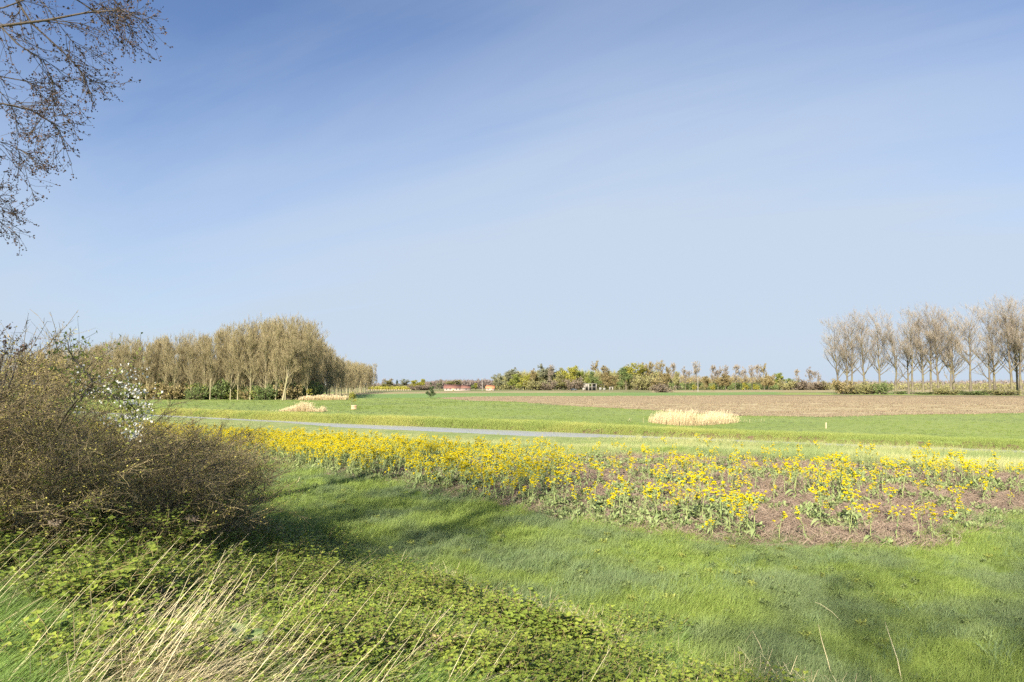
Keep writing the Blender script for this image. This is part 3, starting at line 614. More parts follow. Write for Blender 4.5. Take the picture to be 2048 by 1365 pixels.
copse = [  # px, top, base, width px (0 = natural), kind, material, depth shift, description
 (998, 747, 780.5, 20, 'tall', 'leaf_grey', 0, 'grey-green ivy-clad tree, leftmost of the central copse'),
 (1022, 740, 780, 20, 'tall', 'leaf_grey', 10, 'dark grey-green tree, second tall crown from the left of the copse'),
 (1036, 742, 780, 20, 'tall', 'leaf_olive', 15, 'olive-brown tall tree behind the bright green trees at the left of the copse'),
 (1030, 757, 780.5, 26, 'round', 'leaf_fresh', -8, 'bright green low tree at the left front of the copse'),
 (1049, 754, 780.3, 18, 'round', 'leaf_yellow', -5, 'small yellow-green tree right of the bright green low tree'),
 (1064, 742, 780, 15, 'tall', 'leaf_tan', 12, 'brown budding tree rising behind the small yellow-green tree'),
 (1076, 741, 780, 16, 'tall', 'leaf_olive', 20, 'olive tall tree left of the copse\'s highest dark crown'),
 (1089, 734, 780, 26, 'tall', 'leaf_grey', 12, 'dark green-grey crown, highest in the left half of the copse'),
 (1101, 736, 780, 20, 'bar', None, 6, 'pale-stemmed bare tree in front of the copse\'s dark high crown'),
 (1117, 741, 780, 16, 'tall', 'leaf_grey', 10, 'grey-brown tall tree right of the pale-stemmed bare tree'),
 (1072, 762, 781, 22, 'bush', 'leaf_olive', -12, 'olive rounded bush, leftmost of the front bushes of the copse'),
 (1083, 765, 781, 14, 'bush', 'leaf_green', -10, 'small green bush between the olive and the whitish bush'),
 (1096, 764, 781, 20, 'bush', 'leaf_pink', -14, 'whitish budding bush in the middle front of the copse'),
 (1120, 757, 781, 28, 'round', 'leaf_olive', -10, 'wide olive tree left below the large yellow-green crown'),
 (1136, 739, 780, 36, 'round', 'leaf_yellow', 6, 'large yellow-green crown in the middle of the copse'),
 (1148, 760, 781, 22, 'bush', 'leaf_pink', -13, 'pinkish brown bush left of the parked vehicle'),
 (1158, 737, 779.6, 7, 'con', None, 20, 'slim dark fir poking out above the large yellow-green crown'),
 (1171, 738, 779.6, 6, 'con', None, 24, 'slimmer dark fir just right of the fir above the yellow-green crown'),
 (1166, 746, 780, 24, 'round', 'leaf_fresh', 10, 'fresh green tree above and left of the concrete ruin'),
 (1186, 753, 780, 20, 'round', 'leaf_green', 5, 'deep green tree right behind the concrete ruin'),
 (1191, 730, 779.6, 26, 'tan', None, 22, 'tan budding tree, tall behind the concrete ruin'),
 (1208, 735, 780, 28, 'tan', None, 14, 'tan-brown tree standing right of the tallest tree behind the ruin'),
 (1224, 754, 780.6, 26, 'round', 'leaf_tan', -2, 'brown round tree above the low concrete walls'),
 (1238, 737, 779.8, 13, 'con', None, 8, 'broad dark fir right of the concrete ruin'),
 (1222, 742, 779.8, 20, 'tall', 'leaf_olive', 16, 'olive tree between the tan-brown tree and the broad fir'),
 (1251, 747, 780.8, 26, 'round', 'leaf_green', -6, 'green round tree right of the broad dark fir'),
 (1268, 726, 780, 34, 'tall', 'leaf_yellow', 6, 'tall yellowish tree, highest crown of the copse\'s right half'),
 (1252, 735, 780, 26, 'tall', 'leaf_olive', 16, 'olive tall tree right behind the broad fir'),
 (1284, 733, 780, 26, 'tan', None, 12, 'thin tan tree right of the tall yellowish tree'),
 (1301, 728, 780, 30, 'tan', None, 6, 'orange-tan budding tree above the olive thicket'),
 (1319, 729, 780, 24, 'tan', None, 10, 'tan tree above the brown domed bush'),
 (1335, 737, 780, 22, 'tan', None, 12, 'tan tree at the right end of the copse'),
 (1276, 756, 781, 22, 'bush', 'leaf_olive', -10, 'olive thicket bush below the tall yellowish tree'),
 (1296, 752, 781, 26, 'bush', 'leaf_olive', -8, 'larger olive thicket bush below the orange-tan tree'),
 (1312, 760, 781.5, 22, 'bush', 'leaf_tan', -10, 'tan thicket bush left above the domed bush'),
 (1326, 771, 785.2, 28, 'bush', 'leaf_pink', -60, 'domed brown bush standing alone at the field edge in front of the copse'),
 (1349, 733, 780, 20, 'bar', None, 0, 'bare poplar, first from the left in the sparse far row right of the copse'),
 (1370, 735, 780, 18, 'bar', None, 6, 'bare poplar, second from the left in the sparse far row'),
 (1391, 730, 780, 26, 'bar', None, 2, 'widest bare poplar in the sparse far row, behind the pale pole'),
 (1423, 737, 780, 14, 'bar', None, 0, 'slim bare poplar left of a fuller one in the middle of the sparse far row'),
 (1435, 735, 780, 20, 'bar', None, 4, 'full bare poplar in the middle of the sparse far row'),
 (1450, 737, 780, 9, 'bar', None, 8, 'narrow tan poplar above the orange-brown round bush'),
 (1470, 736, 780, 18, 'bar', None, 0, 'bare poplar just right of the orange-brown round bush'),
 (1488, 736, 780, 18, 'bar', None, 4, 'bare poplar, fourth from the right end of the sparse far row'),
 (1503, 737, 780, 14, 'bar', None, 2, 'bare poplar, third from the right end of the sparse far row'),
 (1515, 736, 780, 14, 'bar', None, 8, 'bare poplar, last but one at the right end of the sparse far row'),
 (1527, 735, 780, 18, 'tan', None, 0, 'tan budding tree ending the sparse far row on the right'),
 (1352, 753, 780.5, 16, 'round', 'leaf_olive', -6, 'olive tree under the first bare poplar of the far row'),
 (1452, 753, 780.5, 26, 'round', 'leaf_tan', -4, 'orange-brown round bush-like tree in the far row'),
 (1412, 760, 780.5, 18, 'round', 'leaf_tan', -2, 'small brown tree between the wide bare poplar and the slim one'),
 (1536, 754, 780.5, 20, 'round', 'leaf_tan', -2, 'brown-yellow round tree below the right end of the far row'),
 (1558, 755, 780.3, 26, 'round', 'leaf_fresh', 0, 'fresh green tree right of the far row'),
 (1580, 760, 780.3, 24, 'round', 'leaf_green', 4, 'dark green tree right of the fresh green one'),
 (1572, 763, 780.6, 20, 'bush', 'leaf_olive', -4, 'olive bush in front of the two green trees right of the far row'),
 (1593, 744, 780, 11, 'bar', None, 6, 'narrow bare tree standing between the far row and the near poplars'),
 (1620, 736, 780, 24, 'bar', None, 4, 'wide bare tree left of the near poplar row\'s leaning end tree'),
 (1636, 752, 780, 14, 'bar', None, 30, 'faint bare tree beside the near poplar row\'s left end'),
 (1605, 764, 780.5, 26, 'bush', 'leaf_pink', -2, 'pinkish grey thicket, left one below the narrow bare tree'),
 (1630, 765, 780.5, 26, 'bush', 'leaf_pink', -2, 'pinkish grey thicket, right one below the wide bare tree'),
 (1650, 766, 780.5, 20, 'bush', 'leaf_olive', -2, 'olive thicket behind the free end of the near poplar row'),
 (1386, 771, 783, 8, 'round', 'leaf_yellow', -60, 'tiny yellow-green sapling left of the pale pole'),
 (1404, 771, 783, 9, 'round', 'leaf_olive', -60, 'tiny olive sapling right of the pale pole'),
 (1426, 771, 783, 9, 'round', 'leaf_yellow', -60, 'tiny yellow-green sapling, second right of the pale pole'),
 (1489, 770, 783, 10, 'round', 'leaf_yellow', -60, 'tiny yellow-green sapling, last but one toward the right'),
 (1510, 770, 783, 10, 'round', 'leaf_yellow', -60, 'tiny yellow-green sapling furthest right below the far row'),
 # left of the farmhouse
 (768, 760, 779.5, 18, 'bar', None, 0, 'faint bare tree, first right of the left wood on the horizon'),
 (783, 760, 779.5, 20, 'bar', None, 10, 'faint bare tree, second right of the left wood on the horizon'),
 (794, 758, 779.5, 8, 'con', None, 15, 'small dark upright tree among the faint bare trees on the horizon'),
 (808, 758, 779.5, 16, 'tall', 'leaf_grey', 12, 'grey-green tree left of the yellow-green tree near the white fence'),
 (776, 766, 780.3, 28, 'round', 'leaf_olive', -8, 'olive round tree behind the white post fence'),
 (828, 763, 781.5, 22, 'round', 'leaf_yellow', -12, 'yellow-green round tree at the right end of the white post fence'),
 (844, 764, 781, 14, 'round', 'leaf_yellow', -4, 'smaller yellow-green tree right of the one at the fence end'),
 (834, 771, 782, 22, 'bush', 'leaf_pink', -25, 'grey-purple bush below the yellow-green round tree'),
 (851, 772, 782, 18, 'bush', 'leaf_pink', -20, 'grey-purple bush nearer the lone dark tree'),
 (862, 763, 780, 7, 'con', None, 20, 'slim dark tree on the horizon above the lone field tree'),
 (879, 766, 781.5, 10, 'tall', 'leaf_grey', -6, 'dark-stemmed small tree just left of the farmhouse'),
 (881, 759, 779.6, 20, 'bar', None, 20, 'bare tree behind the farmhouse\'s left end'),
 (908, 762, 779.8, 26, 'tall', 'leaf_olive', 30, 'olive tree rising behind the farmhouse roof'),
 (941, 771, 781.6, 13, 'round', 'leaf_green', -6, 'dark green round tree at the farmhouse\'s right gable'),
 (951, 770, 781.4, 11, 'round', 'leaf_yellow', -2, 'pale yellow-green tree between farmhouse and pole'),
 (975, 772, 781.4, 12, 'round', 'leaf_dark', -2, 'dark bush-like tree left of the orange-roofed house'),
]
kinds = {'round': LF['round'], 'tall': tall, 'con': [con], 'bar': bar, 'tan': tan_t, 'bush': fb}
for i, (px, top, by, wpx, kd, mt, ds, lab) in enumerate(copse):
    x, y = on_plane(px, min(by, 780.5) if ds > -50 else by, 0); y = float(y) + (ds if ds > -50 else 0); x = (px - 1024) / F * y
    pr = kinds[kd][i % len(kinds[kd])]
    h = (770 - top) / F * y + CAMZ; wd_ = wpx / F * y
    nat = {'round': 1.25, 'tall': 1.12, 'con': 1.1, 'bush': .85, 'bar': None, 'tan': None}[kd]
    sz_ = h / pr['H'] * 1.03; sxy = wd_ / (pr['W'] * nat) * 1.5 if nat else max(sz_ * .95, min(sz_ * 1.5, wd_ / (pr['H'] * .5)))
    pn = pr['parts'][1][0]
    plant(pr, lab, (x, y, -.05), rng.uniform(0, 6.28), (sxy, sxy, sz_), None, {pn: M[mt]} if mt else None)
def mass(name, pxs, top, base_d, dep, mat, size=1.2, n=9000, label=None, frac=.0, wid=.06, ww=3):
    """a far wood that reads as one mass: a deep belt of fine upright twigs and clumps"""
    mb = MB(); px = rng.uniform(pxs[0], pxs[1], n); d = base_d + dep * rng.random(n); x = (px - 1024) / F * d
    tp = np.interp(px, *top) if isinstance(top, tuple) else np.full(n, top)
    hmax = (770 - tp) / F * base_d + CAMZ
    hmax = hmax * (.78 + .3 * vnoise(px, px * 0, .25, 6)) 
    z = hmax * rng.random(n) ** .8 * .9
    P = np.stack([x, d, z], 1); k = n // 2
    mb.leaves(P[:k], size, up=.2, aspect=.7)
    e = P[k:] + np.stack([rng.normal(size=n - k) * .5, rng.normal(size=n - k) * .5, hmax[k:] * .16 + 1], 1)
    mb.tubes(np.stack([P[k:], e], 1), np.full((n - k, 2), wid) * np.array([1, .5]), 2)
    nt_ = int((pxs[1] - pxs[0]) / 1.6); j = rng.integers(0, n, nt_)
    B = P[j].copy(); B[:, 2] = -.1; E = B.copy(); E[:, 2] = hmax[j] * .8
    mb.tubes(np.stack([B, E], 1), np.full((nt_, 2), .16) * np.array([1, .4]), 3, T=.3)
    o = obj(name, mb.mesh(name, M[mat])); struct(o, 'stuff')
    if label: o['label'] = label
    return o
mass('far_wood', (838, 992), ([838, 870, 900, 1000], [765, 762, 760, 759]), 640, 60, 'far_wood', 1.6, 15000, 'purple-brown leafless wood along the horizon behind the farmhouse')
mass('far_hedgerow', (735, 860), 768, 560, 40, 'far_wood', 1.1, 5000, 'thin brown tree line on the horizon right of the left wood')
mass('brown_scrub', (1335, 1560), ([1335, 1420, 1500, 1560], [748, 755, 752, 760]), 545, 20, 'leaf_tan', .8, 15000, 'brown budding scrub filling the gaps of the sparse far poplar row')
mass('dark_thicket', (1335, 1560), 766, 530, 20, 'leaf_green', 1.0, 7000, 'dark green thicket under the sparse far poplar row')
mass('brown_thicket', (1540, 2500), ([1540, 1650, 1800, 2500], [764, 763, 761, 759]), 560, 60, 'far_wood', 1.3, 26000, 'brown distant thicket seen between the trunks of the right-hand poplars')
mass('green_thicket', (1660, 2500), 766, 520, 20, 'leaf_olive', 1.0, 9000, 'olive thicket below the brown one behind the right-hand poplars')
mass('copse_undergrowth', (988, 1342), ([985, 1010, 1040, 1180, 1320, 1345], [761, 749, 743, 742, 742, 756]), 535, 40, 'leaf_olive', 1.1, 38000, 'olive undergrowth filling the foot of the central copse')
mass('wood_floor_scrub', (90, 648), ([90, 250, 450, 600, 648], [738, 728, 722, 724, 765]), 206, 34, 'twig_olive', .55, 34000, 'brown twig scrub closing the gaps inside the left-hand wood', wid=.05)
mass('yellow_orchard', (735, 822), 774.5, 490, 12, 'leaf_yellow', .8, 4200, 'low yellow-green orchard rows behind the white post fence')

# hedge under the near poplar row
rb = [(1686, 764, 789, 36, 'leaf_tan', 'brown twiggy bush at the foot of the leaning end poplar'), (1712, 772, 789, 26, 'leaf_olive', 'olive bush second from the left under the poplar row'),
      (1738, 770, 789, 34, 'leaf_olive', 'wide olive-brown bush left of the bright green one'), (1767, 768, 789.5, 28, 'leaf_green', 'bright green bush under the poplar row'),
      (1881, 775, 790, 24, 'leaf_olive', 'dark olive bush at the middle of the poplar row\'s foot'), (1905, 781, 790.3, 30, 'leaf_olive', 'low olive bush right of the dark olive one'), (1800, 783, 789, 20, 'leaf_green', 'low green bush right of the bright green one'),
      (1950, 782, 790.6, 44, 'leaf_green', 'low dark green hedge piece under the forked poplar\'s left side'), (2005, 781, 791, 50, 'leaf_olive', 'low olive hedge piece at the right edge of the photo'), (1848, 785, 789.5, 40, 'leaf_green', 'flat green bush between bright and dark bushes of the row')]
for i, (px, top, by, wpx, mt, lab) in enumerate(rb):
    x, y = on_plane(px, by, 0); h = (by - top) * float(y) / F
    plant(ub[i % 3], lab, (float(x), float(y), -.05), rng.uniform(0, 6), (wpx / F * y / 4.4, wpx / F * y / 4.4, h / 3.0), None, {'foliage': M[mt]})

# lone dark tree and the sapling in the far meadow
ld = leafy_tree('lone_tree', 2.9, 2.3, nl=2200, ls=.2, cl=.18, mat='leaf_dark', lumps=14)
x, y = on_plane(862, 797, 0); plant(ld, 'small dark evergreen tree standing alone in the green meadow', (float(x), float(y), 0), 0, 1.0)
sp_ = leafy_tree('sapling', 2.6, 1.5, nl=420, ls=.14, cl=.45, mat='leaf_yellow', lumps=9, name='sapling')
x, y = on_plane(703, 819, 0); plant(sp_, 'thin yellow-green sapling beside the tan crate in the far meadow', (float(x), float(y), 0), 0, .95)
x, y = on_plane(617, 800, 0); plant(sp_, 'small yellow-green sapling growing in the long straw-coloured reed strip', (float(x), float(y), 0), 1, 1.0)

# ------------------------------------------------------------------ buildings and small far things
def gable(mb, x0, x1, y0, y1, z0, z1, ov=.4, th_=.18):
    ym = (y0 + y1) / 2
    for a, b in ((y0 - ov, ym), (y1 + ov, ym)):
        za = z0 - ov * (z1 - z0) / (ym - y0)
        v = [(x0 - ov, a, za), (x1 + ov, a, za), (x1 + ov, b, z1), (x0 - ov, b, z1)]; v += [(p[0], p[1], p[2] + th_) for p in v]
        mb.poly(v, [(0, 1, 2, 3), (4, 5, 6, 7), (0, 1, 5, 4), (1, 2, 6, 5), (2, 3, 7, 6), (3, 0, 4, 7)])
def house_walls(mb, x0, x1, y0, y1, z1, zr):
    ym = (y0 + y1) / 2
    v = [(x0, y0, 0), (x1, y0, 0), (x1, y1, 0), (x0, y1, 0), (x0, y0, z1), (x1, y0, z1), (x1, y1, z1), (x0, y1, z1), (x0, ym, zr), (x1, ym, zr)]
    mb.poly(v, [(0, 1, 5, 4), (2, 3, 7, 6), (1, 2, 6, 9, 5), (3, 0, 4, 8, 7)])
def hpart(root, nm, mat, fn, parent=None):
    mb = MB(); fn(mb); return obj(nm, mb.mesh(nm, M[mat]), parent or root)
D_ = 440.
hx = (915 - 1024) / F * D_
fh = thing('farmhouse', 'long white farmhouse with brown-red tiled roof on the horizon', 'house', (hx, D_, 0), .06)
hpart(fh, 'wall', 'white_wall', lambda m: house_walls(m, -8.3, 8.3, -3, 3, 1.75, 3.5))
def fr(m): gable(m, -8.3, 2.0, -3, 3, 1.75, 3.85, .3); gable(m, 2.6, 8.3, -3, 3, 1.75, 3.5, .28)
rf = hpart(fh, 'roof', 'roof_tile', fr)
hpart(fh, 'chimney', 'roof_tile', lambda m: m.box((-1.5, 0, 4.0), (.6, .6, .9)), rf)
for k, xx in enumerate((-6.8, -4.6, -.6, 1.6, 5.6)): hpart(fh, 'window', 'dark_glass', lambda m: m.box((xx, -3.02, 1.05), (.75, .08, .8)))
hpart(fh, 'door', 'wood_pale', lambda m: m.box((-2.6, -3.02, .95), (1.0, .1, 1.9)))
D2 = 455.
oh = thing('orange_roofed_house', 'small house with bright orange roof left of the central copse', 'house', ((981 - 1024) / F * D2, D2, 0), -.1)
hpart(oh, 'wall', 'white_wall', lambda m: house_walls(m, -2.8, 2.8, -2.2, 2.2, 1.7, 3.2))
hpart(oh, 'roof', 'roof_orange', lambda m: gable(m, -2.8, 2.8, -2.2, 2.2, 1.7, 3.5, .3))
hpart(oh, 'window', 'dark_glass', lambda m: m.box((-1.2, -2.22, 1.0), (.7, .08, .8))); hpart(oh, 'door', 'wood_pale', lambda m: m.box((.9, -2.22, .9), (.8, .08, 1.8)))
D3 = 455.
cr_ = thing('concrete_ruin', 'roofless two-storey concrete shell with open window holes in front of the copse', 'building', ((1180 - 1024) / F * D3, D3, 0), 0)
def ruin(m):
    for xx in (-3.6, -1.3, .9, 3.7): m.box((xx, -2.5, 2.2), (.75 if xx == -1.3 else .45, .4, 4.4))
    for xx in (-3.6, 3.7): m.box((xx, 2.5, 2.2), (.45, .4, 4.4))
    m.box((-2.45, -2.45, 3.5), (1.5, .25, 1.8)); m.box((-4.6, -2.45, .9), (1.5, .25, 1.8)); m.box((2.4, 2.5, 3.3), (2.2, .25, 1.8)); m.box((0, 2.52, 1.1), (7, .25, 2.2))
hpart(cr_, 'wall', 'concrete', ruin)
hpart(cr_, 'floor_slab', 'concrete_grey', lambda m: (m.box((0, 0, 2.35), (8.0, 5.5, .3)), m.box((0, 0, 4.55), (8.4, 5.8, .28))))
lw = thing('concrete_wall', 'low broken grey concrete wall right of the two-storey shell', 'wall', ((1205 - 1024) / F * D3, D3, 0))
hpart(lw, 'wall_panel', 'concrete_grey', lambda m: (m.box((-1.6, 0, 1.0), (1.6, .3, 2.0)), m.box((1.0, 0, .8), (1.4, .3, 1.6))))
lw = thing('concrete_wall', 'separate pale concrete wall stub with a doorway furthest right of the shell', 'wall', ((1222 - 1024) / F * D3, D3, 0))
hpart(lw, 'wall_panel', 'concrete', lambda m: (m.box((-.9, 0, 1.1), (.7, .3, 2.2)), m.box((.9, 0, 1.1), (.7, .3, 2.2)), m.box((0, 0, 2.3), (2.5, .34, .3))))
D4 = 450.
ca = thing('parked_car', 'dark parked car half hidden left of the two-storey concrete shell', 'car', ((1147 - 1024) / F * D4, D4, 0), .1)
def carbody(m):
    prof = [(-2.1, .35), (2.1, .35), (2.1, .85), (1.2, .98), (.55, 1.5), (-1.1, 1.55), (-1.9, 1.0), (-2.1, .9)]
    v = [(a, s * .85, b) for s in (-1, 1) for a, b in prof]; n_ = len(prof)
    m.poly(v, [tuple(range(n_)), tuple(range(n_, 2 * n_))] + [(i, (i + 1) % n_, n_ + (i + 1) % n_, n_ + i) for i in range(n_)])
hpart(ca, 'body', 'car_paint', carbody)
hpart(ca, 'window', 'dark_glass', lambda m: m.box((-.2, -.86, 1.22), (1.5, .04, .4)))
for a in (-1.3, 1.3):
    for s in (-1, 1):
        tp = np.linspace(0, 2 * np.pi, 15)[:-1]
        v = [(a + .33 * math.cos(t), s * .78 + e, .33 + .33 * math.sin(t)) for e in (-.1, .1) for t in tp]
        hpart(ca, 'wheel', 'rubber', lambda m: m.poly(v, [tuple(range(14)), tuple(range(14, 28))] + [(i, (i + 1) % 14, 14 + (i + 1) % 14, 14 + i) for i in range(14)]))
def pole(px, top, by, lab, d):
    x = (px - 1024) / F * d; h = (770 - top) / F * d + CAMZ
    t = thing('utility_pole', lab, 'pole', (x, d, 0))
    hpart(t, 'pole', 'concrete', lambda m: m.tubes(np.array([[0, 0, -.2], [0, 0, h * .5], [0, 0, h]]), np.array([.24, .19, .13]), 8, T=.5))
    hpart(t, 'crossarm', 'concrete_grey', lambda m: m.box((0, 0, h - .35), (1.5, .12, .12)))
    for e in (-.65, 0, .65): hpart(t, 'insulator', 'white_wall', lambda m: m.tubes(np.array([[e, 0, h - .29], [e, 0, h - .05]]), np.array([.05, .03]), 6, T=.5))
pole(965, 757, 781, 'pale concrete pole between farmhouse and orange-roofed house', 450)
pole(1395, 756, 784, 'pale concrete pole in front of the widest bare poplar of the far row', 372)
pole(735, 768, 784, 'short pale pole at the left end of the white post fence', 400)
pole(748, 764, 781, 'pale pole on the horizon above the white post fence', 560)
pf = thing('post_fence', 'row of short whitish posts along the far field edge', 'fence', ((778 - 1024) / F * 430, 430, 0))
for k in range(20): hpart(pf, 'post', 'white_wall', lambda m: m.tubes(np.array([[-13.5 + k * 1.42, k * .15 - 1.4, 0], [-13.5 + k * 1.42, k * .15 - 1.4, 1.0], [-13.5 + k * 1.42, k * .15 - 1.4, 1.05]]), np.array([.13, .13, .02]), 6, T=.5))
hpart(pf, 'rail', 'wood_pale', lambda m: m.tubes(np.array([[-13.6, -1.45, .75], [13.6, 1.42, .75]]), np.array([.06, .06]), 5, T=.5))
x, y = on_plane(708, 819.5, 0)
ct = thing('wooden_crate', 'small tan crate beside the sapling in the far meadow', 'crate', (float(x), float(y), 0), .2)
def crate(m):
    for zz in (.12, .33, .54):
        for s in (-1, 1): m.box((0, s * .28, zz), (.78, .03, .17)); m.box((s * .39, 0, zz), (.03, .53, .17))
hpart(ct, 'side_panel', 'wood_crate', crate); hpart(ct, 'lid', 'wood_crate', lambda m: [m.box((0, e, .645), (.82, .17, .03)) for e in (-.19, 0, .19)])
x, y = on_plane(1652, 858, 0)
hpart(thing('wooden_stake', 'pale wooden stake standing in the far meadow right of the big reed clump', 'stake', (float(x), float(y), 0)), 'post', 'wood_pale', lambda m: m.tubes(np.array([[0, 0, -.1], [.01, 0, .3], [.02, 0, .52], [.02, 0, .55]]), np.array([.05, .05, .045, .01]), 6, T=.5))

# dry reed clumps
def reed_clump(lab, pts, by, hfn, n, dep=1.5):
    px = rng.uniform(pts[0], pts[1], n); out_ = rng.random(n) < .09; wd_ = pts[1] - pts[0]
    px = np.where(out_, (pts[0] + pts[1]) / 2 + rng.normal(size=n) * wd_ * .33, px); b = np.interp(px, *by)
    x, y = on_plane(px, b, 0); y = y + rng.random(n) ** 1.3 * dep
    h = np.where(out_, np.maximum(hfn(px), 8) * .6, hfn(px)) * y / F * (.42 + .7 * rng.random(n) ** .8) * (.8 + .4 * vnoise(px, px * 0, .12, 8))
    cx_, cy_ = x.mean(), y.mean()
    t = thing('reed_clump', lab, 'reeds', (cx_, cy_, 0))
    mb = MB(); base = np.stack([x - cx_, y - cy_, np.zeros(n) - .02], 1); wv = .0085 * y / 63
    a = rng.random(n) * 6.28; ln = np.stack([.10 + .16 * rng.normal(size=n), .12 * rng.normal(size=n), np.ones(n)], 1)
    P = np.stack([base, base + ln * (h * .6)[:, None], base + ln * h[:, None] + np.stack([h * .06, h * 0, -h * .02], 1)], 1)
    mb.tubes(P, wv[:, None] * np.array([1, .9, .35]), 2)
    mb.T[-1] = np.clip(np.tile([.05, .05, .55, .55, .9, .9], n) + rng.normal(size=n).repeat(6) * .18, 0, 1)
    obj('stem', mb.mesh('reed_stems', M['reed_dry']), t)
    mb2 = MB(); k = rng.random(n) < .25; tip = P[k, 2]
    mb2.leaves(tip - np.array([0, 0, .12]), .13 * (y[k] / 63) ** .6, up=1, aspect=.22, dirs=np.tile([.35, 0, 1.], (k.sum(), 1)))
    struct(obj('plume', mb2.mesh('reed_plumes', M['straw']), t), 'stuff')
reed_clump('wide pale dry reed clump in the meadow right of the photo\'s middle', (1305, 1476), ([1305, 1360, 1400, 1476], [847, 852, 852, 846]), lambda p: np.interp(p, [1305, 1330, 1365, 1390, 1460, 1476], [17, 24, 30, 27, 23, 12]), 2800, 3.2)
reed_clump('rounded dry reed clump with a high middle in the left meadow', (556, 646), ([556, 646], [824.5, 824.5]), lambda p: np.interp(p, [556, 580, 595, 615, 625, 632, 640, 646], [5, 11, 20, 17, 8, 3, 12, 3]), 2200, 2.4)
reed_clump('long low strip of dry reeds at the corner of the left-hand wood', (596, 692), ([596, 692], [801, 800.5]), lambda p: np.interp(p, [596, 610, 690, 692], [6, 9, 9.5, 7]), 2600, 3)
# ------------------------------------------------------------------ overhanging tree at the upper left, and the row it belongs to
def limb_tree():
    bx, by_ = -12.6, 9.4; bz = hz(bx, by_)
    t = thing('poplar_tree', 'budding tree whose drooping twigs hang into the upper left corner', 'tree', (bx, by_, bz))
    off = np.array([bx, by_, bz]); tr = MB()
    P0 = np.array([[0, 0, -.2], [.1, .05, 1.5], [.25, 0, 4], [.4, .1, 7], [.5, .2, 10], [.8, .3, 13.5], [1, .3, 17]]); R0 = np.array([.42, .33, .30, .26, .2, .13, .03])
    tr.tubes(P0, R0, 9, T=.5)
    limbs = [([(-560, 330), (-300, 130), (0, 57), (110, 44), (200, 28), (285, 22), (328, 42)], 9.0, .040), ([(-520, 200), (-250, -120), (0, -50), (75, 52), (150, 115), (195, 160), (228, 185)], 9.4, .034),
             ([(-560, 420), (-250, 240), (0, 222), (80, 240), (130, 270), (150, 302)], 8.8, .026), ([(-540, 480), (-260, 330), (-20, 300), (25, 312), (68, 343)], 9.6, .022),
             ([(-540, 560), (-280, 460), (-60, 425), (0, 425), (24, 440)], 9.2, .018), ([(-540, 600), (-300, 520), (-90, 470), (-20, 462), (10, 476)], 9.6, .016),
             ([(-500, 100), (-250, -200), (0, -90), (160, -10), (255, 45), (318, 62), (330, 48)], 10.2, .030), ([(-520, 260), (-250, 60), (-60, 110), (0, 165), (60, 175), (120, 195), (165, 260)], 10.0, .026),
             ([(-500, 160), (-250, -60), (-40, 10), (40, 95), (100, 130), (125, 178), (105, 262)], 8.6, .022), ([(-500, 60), (-300, -200), (0, -160), (180, -60), (270, 5), (300, 60), (312, 98)], 9.8, .026),
             ([(-520, 330), (-300, 180), (-80, 170), (0, 190), (45, 260), (70, 300)], 10.4, .02), ([(-500, 220), (-250, 30), (0, 20), (90, -10), (150, 70), (200, 125)], 9.2, .022)]
    LP, LR = [], []
    for pts, dep, r in limbs:
        p = np.array(pts, float); n = 13; s = np.linspace(0, len(p) - 1, n)
        px = np.interp(s, range(len(p)), np.where(p[:, 0] > 0, p[:, 0] * .86, p[:, 0])); py = np.interp(s, range(len(p)), np.where(p[:, 1] > 0, p[:, 1] * .93, p[:, 1]))
        q = at_depth(px, py, dep + np.linspace(-.3, .5, n) + rng.normal(size=n) * .06) - off
        j = np.argmin(np.abs(P0[:, 2] - (q[0, 2] - .5))); q = np.concatenate([[P0[j]], q]); LP.append(q); LR.append(np.concatenate([[r * 1.5], r * .62 * np.linspace(1.2, .13, n) ** 1.0]))
    LP, LR = np.array(LP), np.array(LR)
    # higher limbs that carry the crown above the picture
    PH, RH = kids(P0[None], R0[None], 14, .5, .98, 45, 10, 6.0, .2, .6, 14, .06, .4, .5)
    tr.tubes(LP, LR, 5); tr.tubes(PH, RH, 5)
    P2, R2 = kids(LP, LR, 230, .28, 1, 36, 14, .66, .4, -.35, 6, .10, .5, .45, r_end=.3); tr.tubes(P2, R2.clip(.004), 4)
    P2h, R2h = kids(PH, RH, 150, .2, 1, 40, 14, 2.0, .4, .1, 6, .1, .5, .4); tr.tubes(P2h, R2h.clip(.006), 3)
    obj('trunk', tr.mesh('overhang_trunk', M['bark_dark'], True), t)
    cr = MB(); P3, R3 = kids(np.concatenate([P2, LP[:, 8:14]]), np.concatenate([R2, LR[:, 8:14]]), 1350, .15, 1, 36, 16, .30, .4, -.10, 5, .13, .6, .4)
    cr.tubes(P3, R3.clip(.0022, .0045), 3)
    P3h, R3h = kids(P2h, R2h, 900, .1, 1, 42, 16, .8, .4, 0, 4, .13); cr.tubes(P3h, R3h.clip(.004), 2)
    obj('twig', cr.mesh('overhang_twigs', M['bark_dark']), t)
    bd = MB()
    tips = np.concatenate([P3[:, -1], P3[:, -2], P3[:, -1] + rng.normal(size=(len(P3), 3)) * .02])
    for _ in range(2): bd.leaves(tips + rng.normal(size=tips.shape) * .010, .030, up=0, aspect=.7, fold=.3)
    tiph = np.concatenate([P3h[:, -1], P3h[:, -2]]); bd.leaves(tiph, .06)
    obj('bud', bd.mesh('overhang_buds', M['bud_dark']), t)
limb_tree()
beh = [bare_tree('dike_poplar_%d' % k, 19, cl=.25, n1=24, l1=.28, n2=150, n3=560, n4=500, tw=.012, tu=.6, r=.011) for k in range(2)]
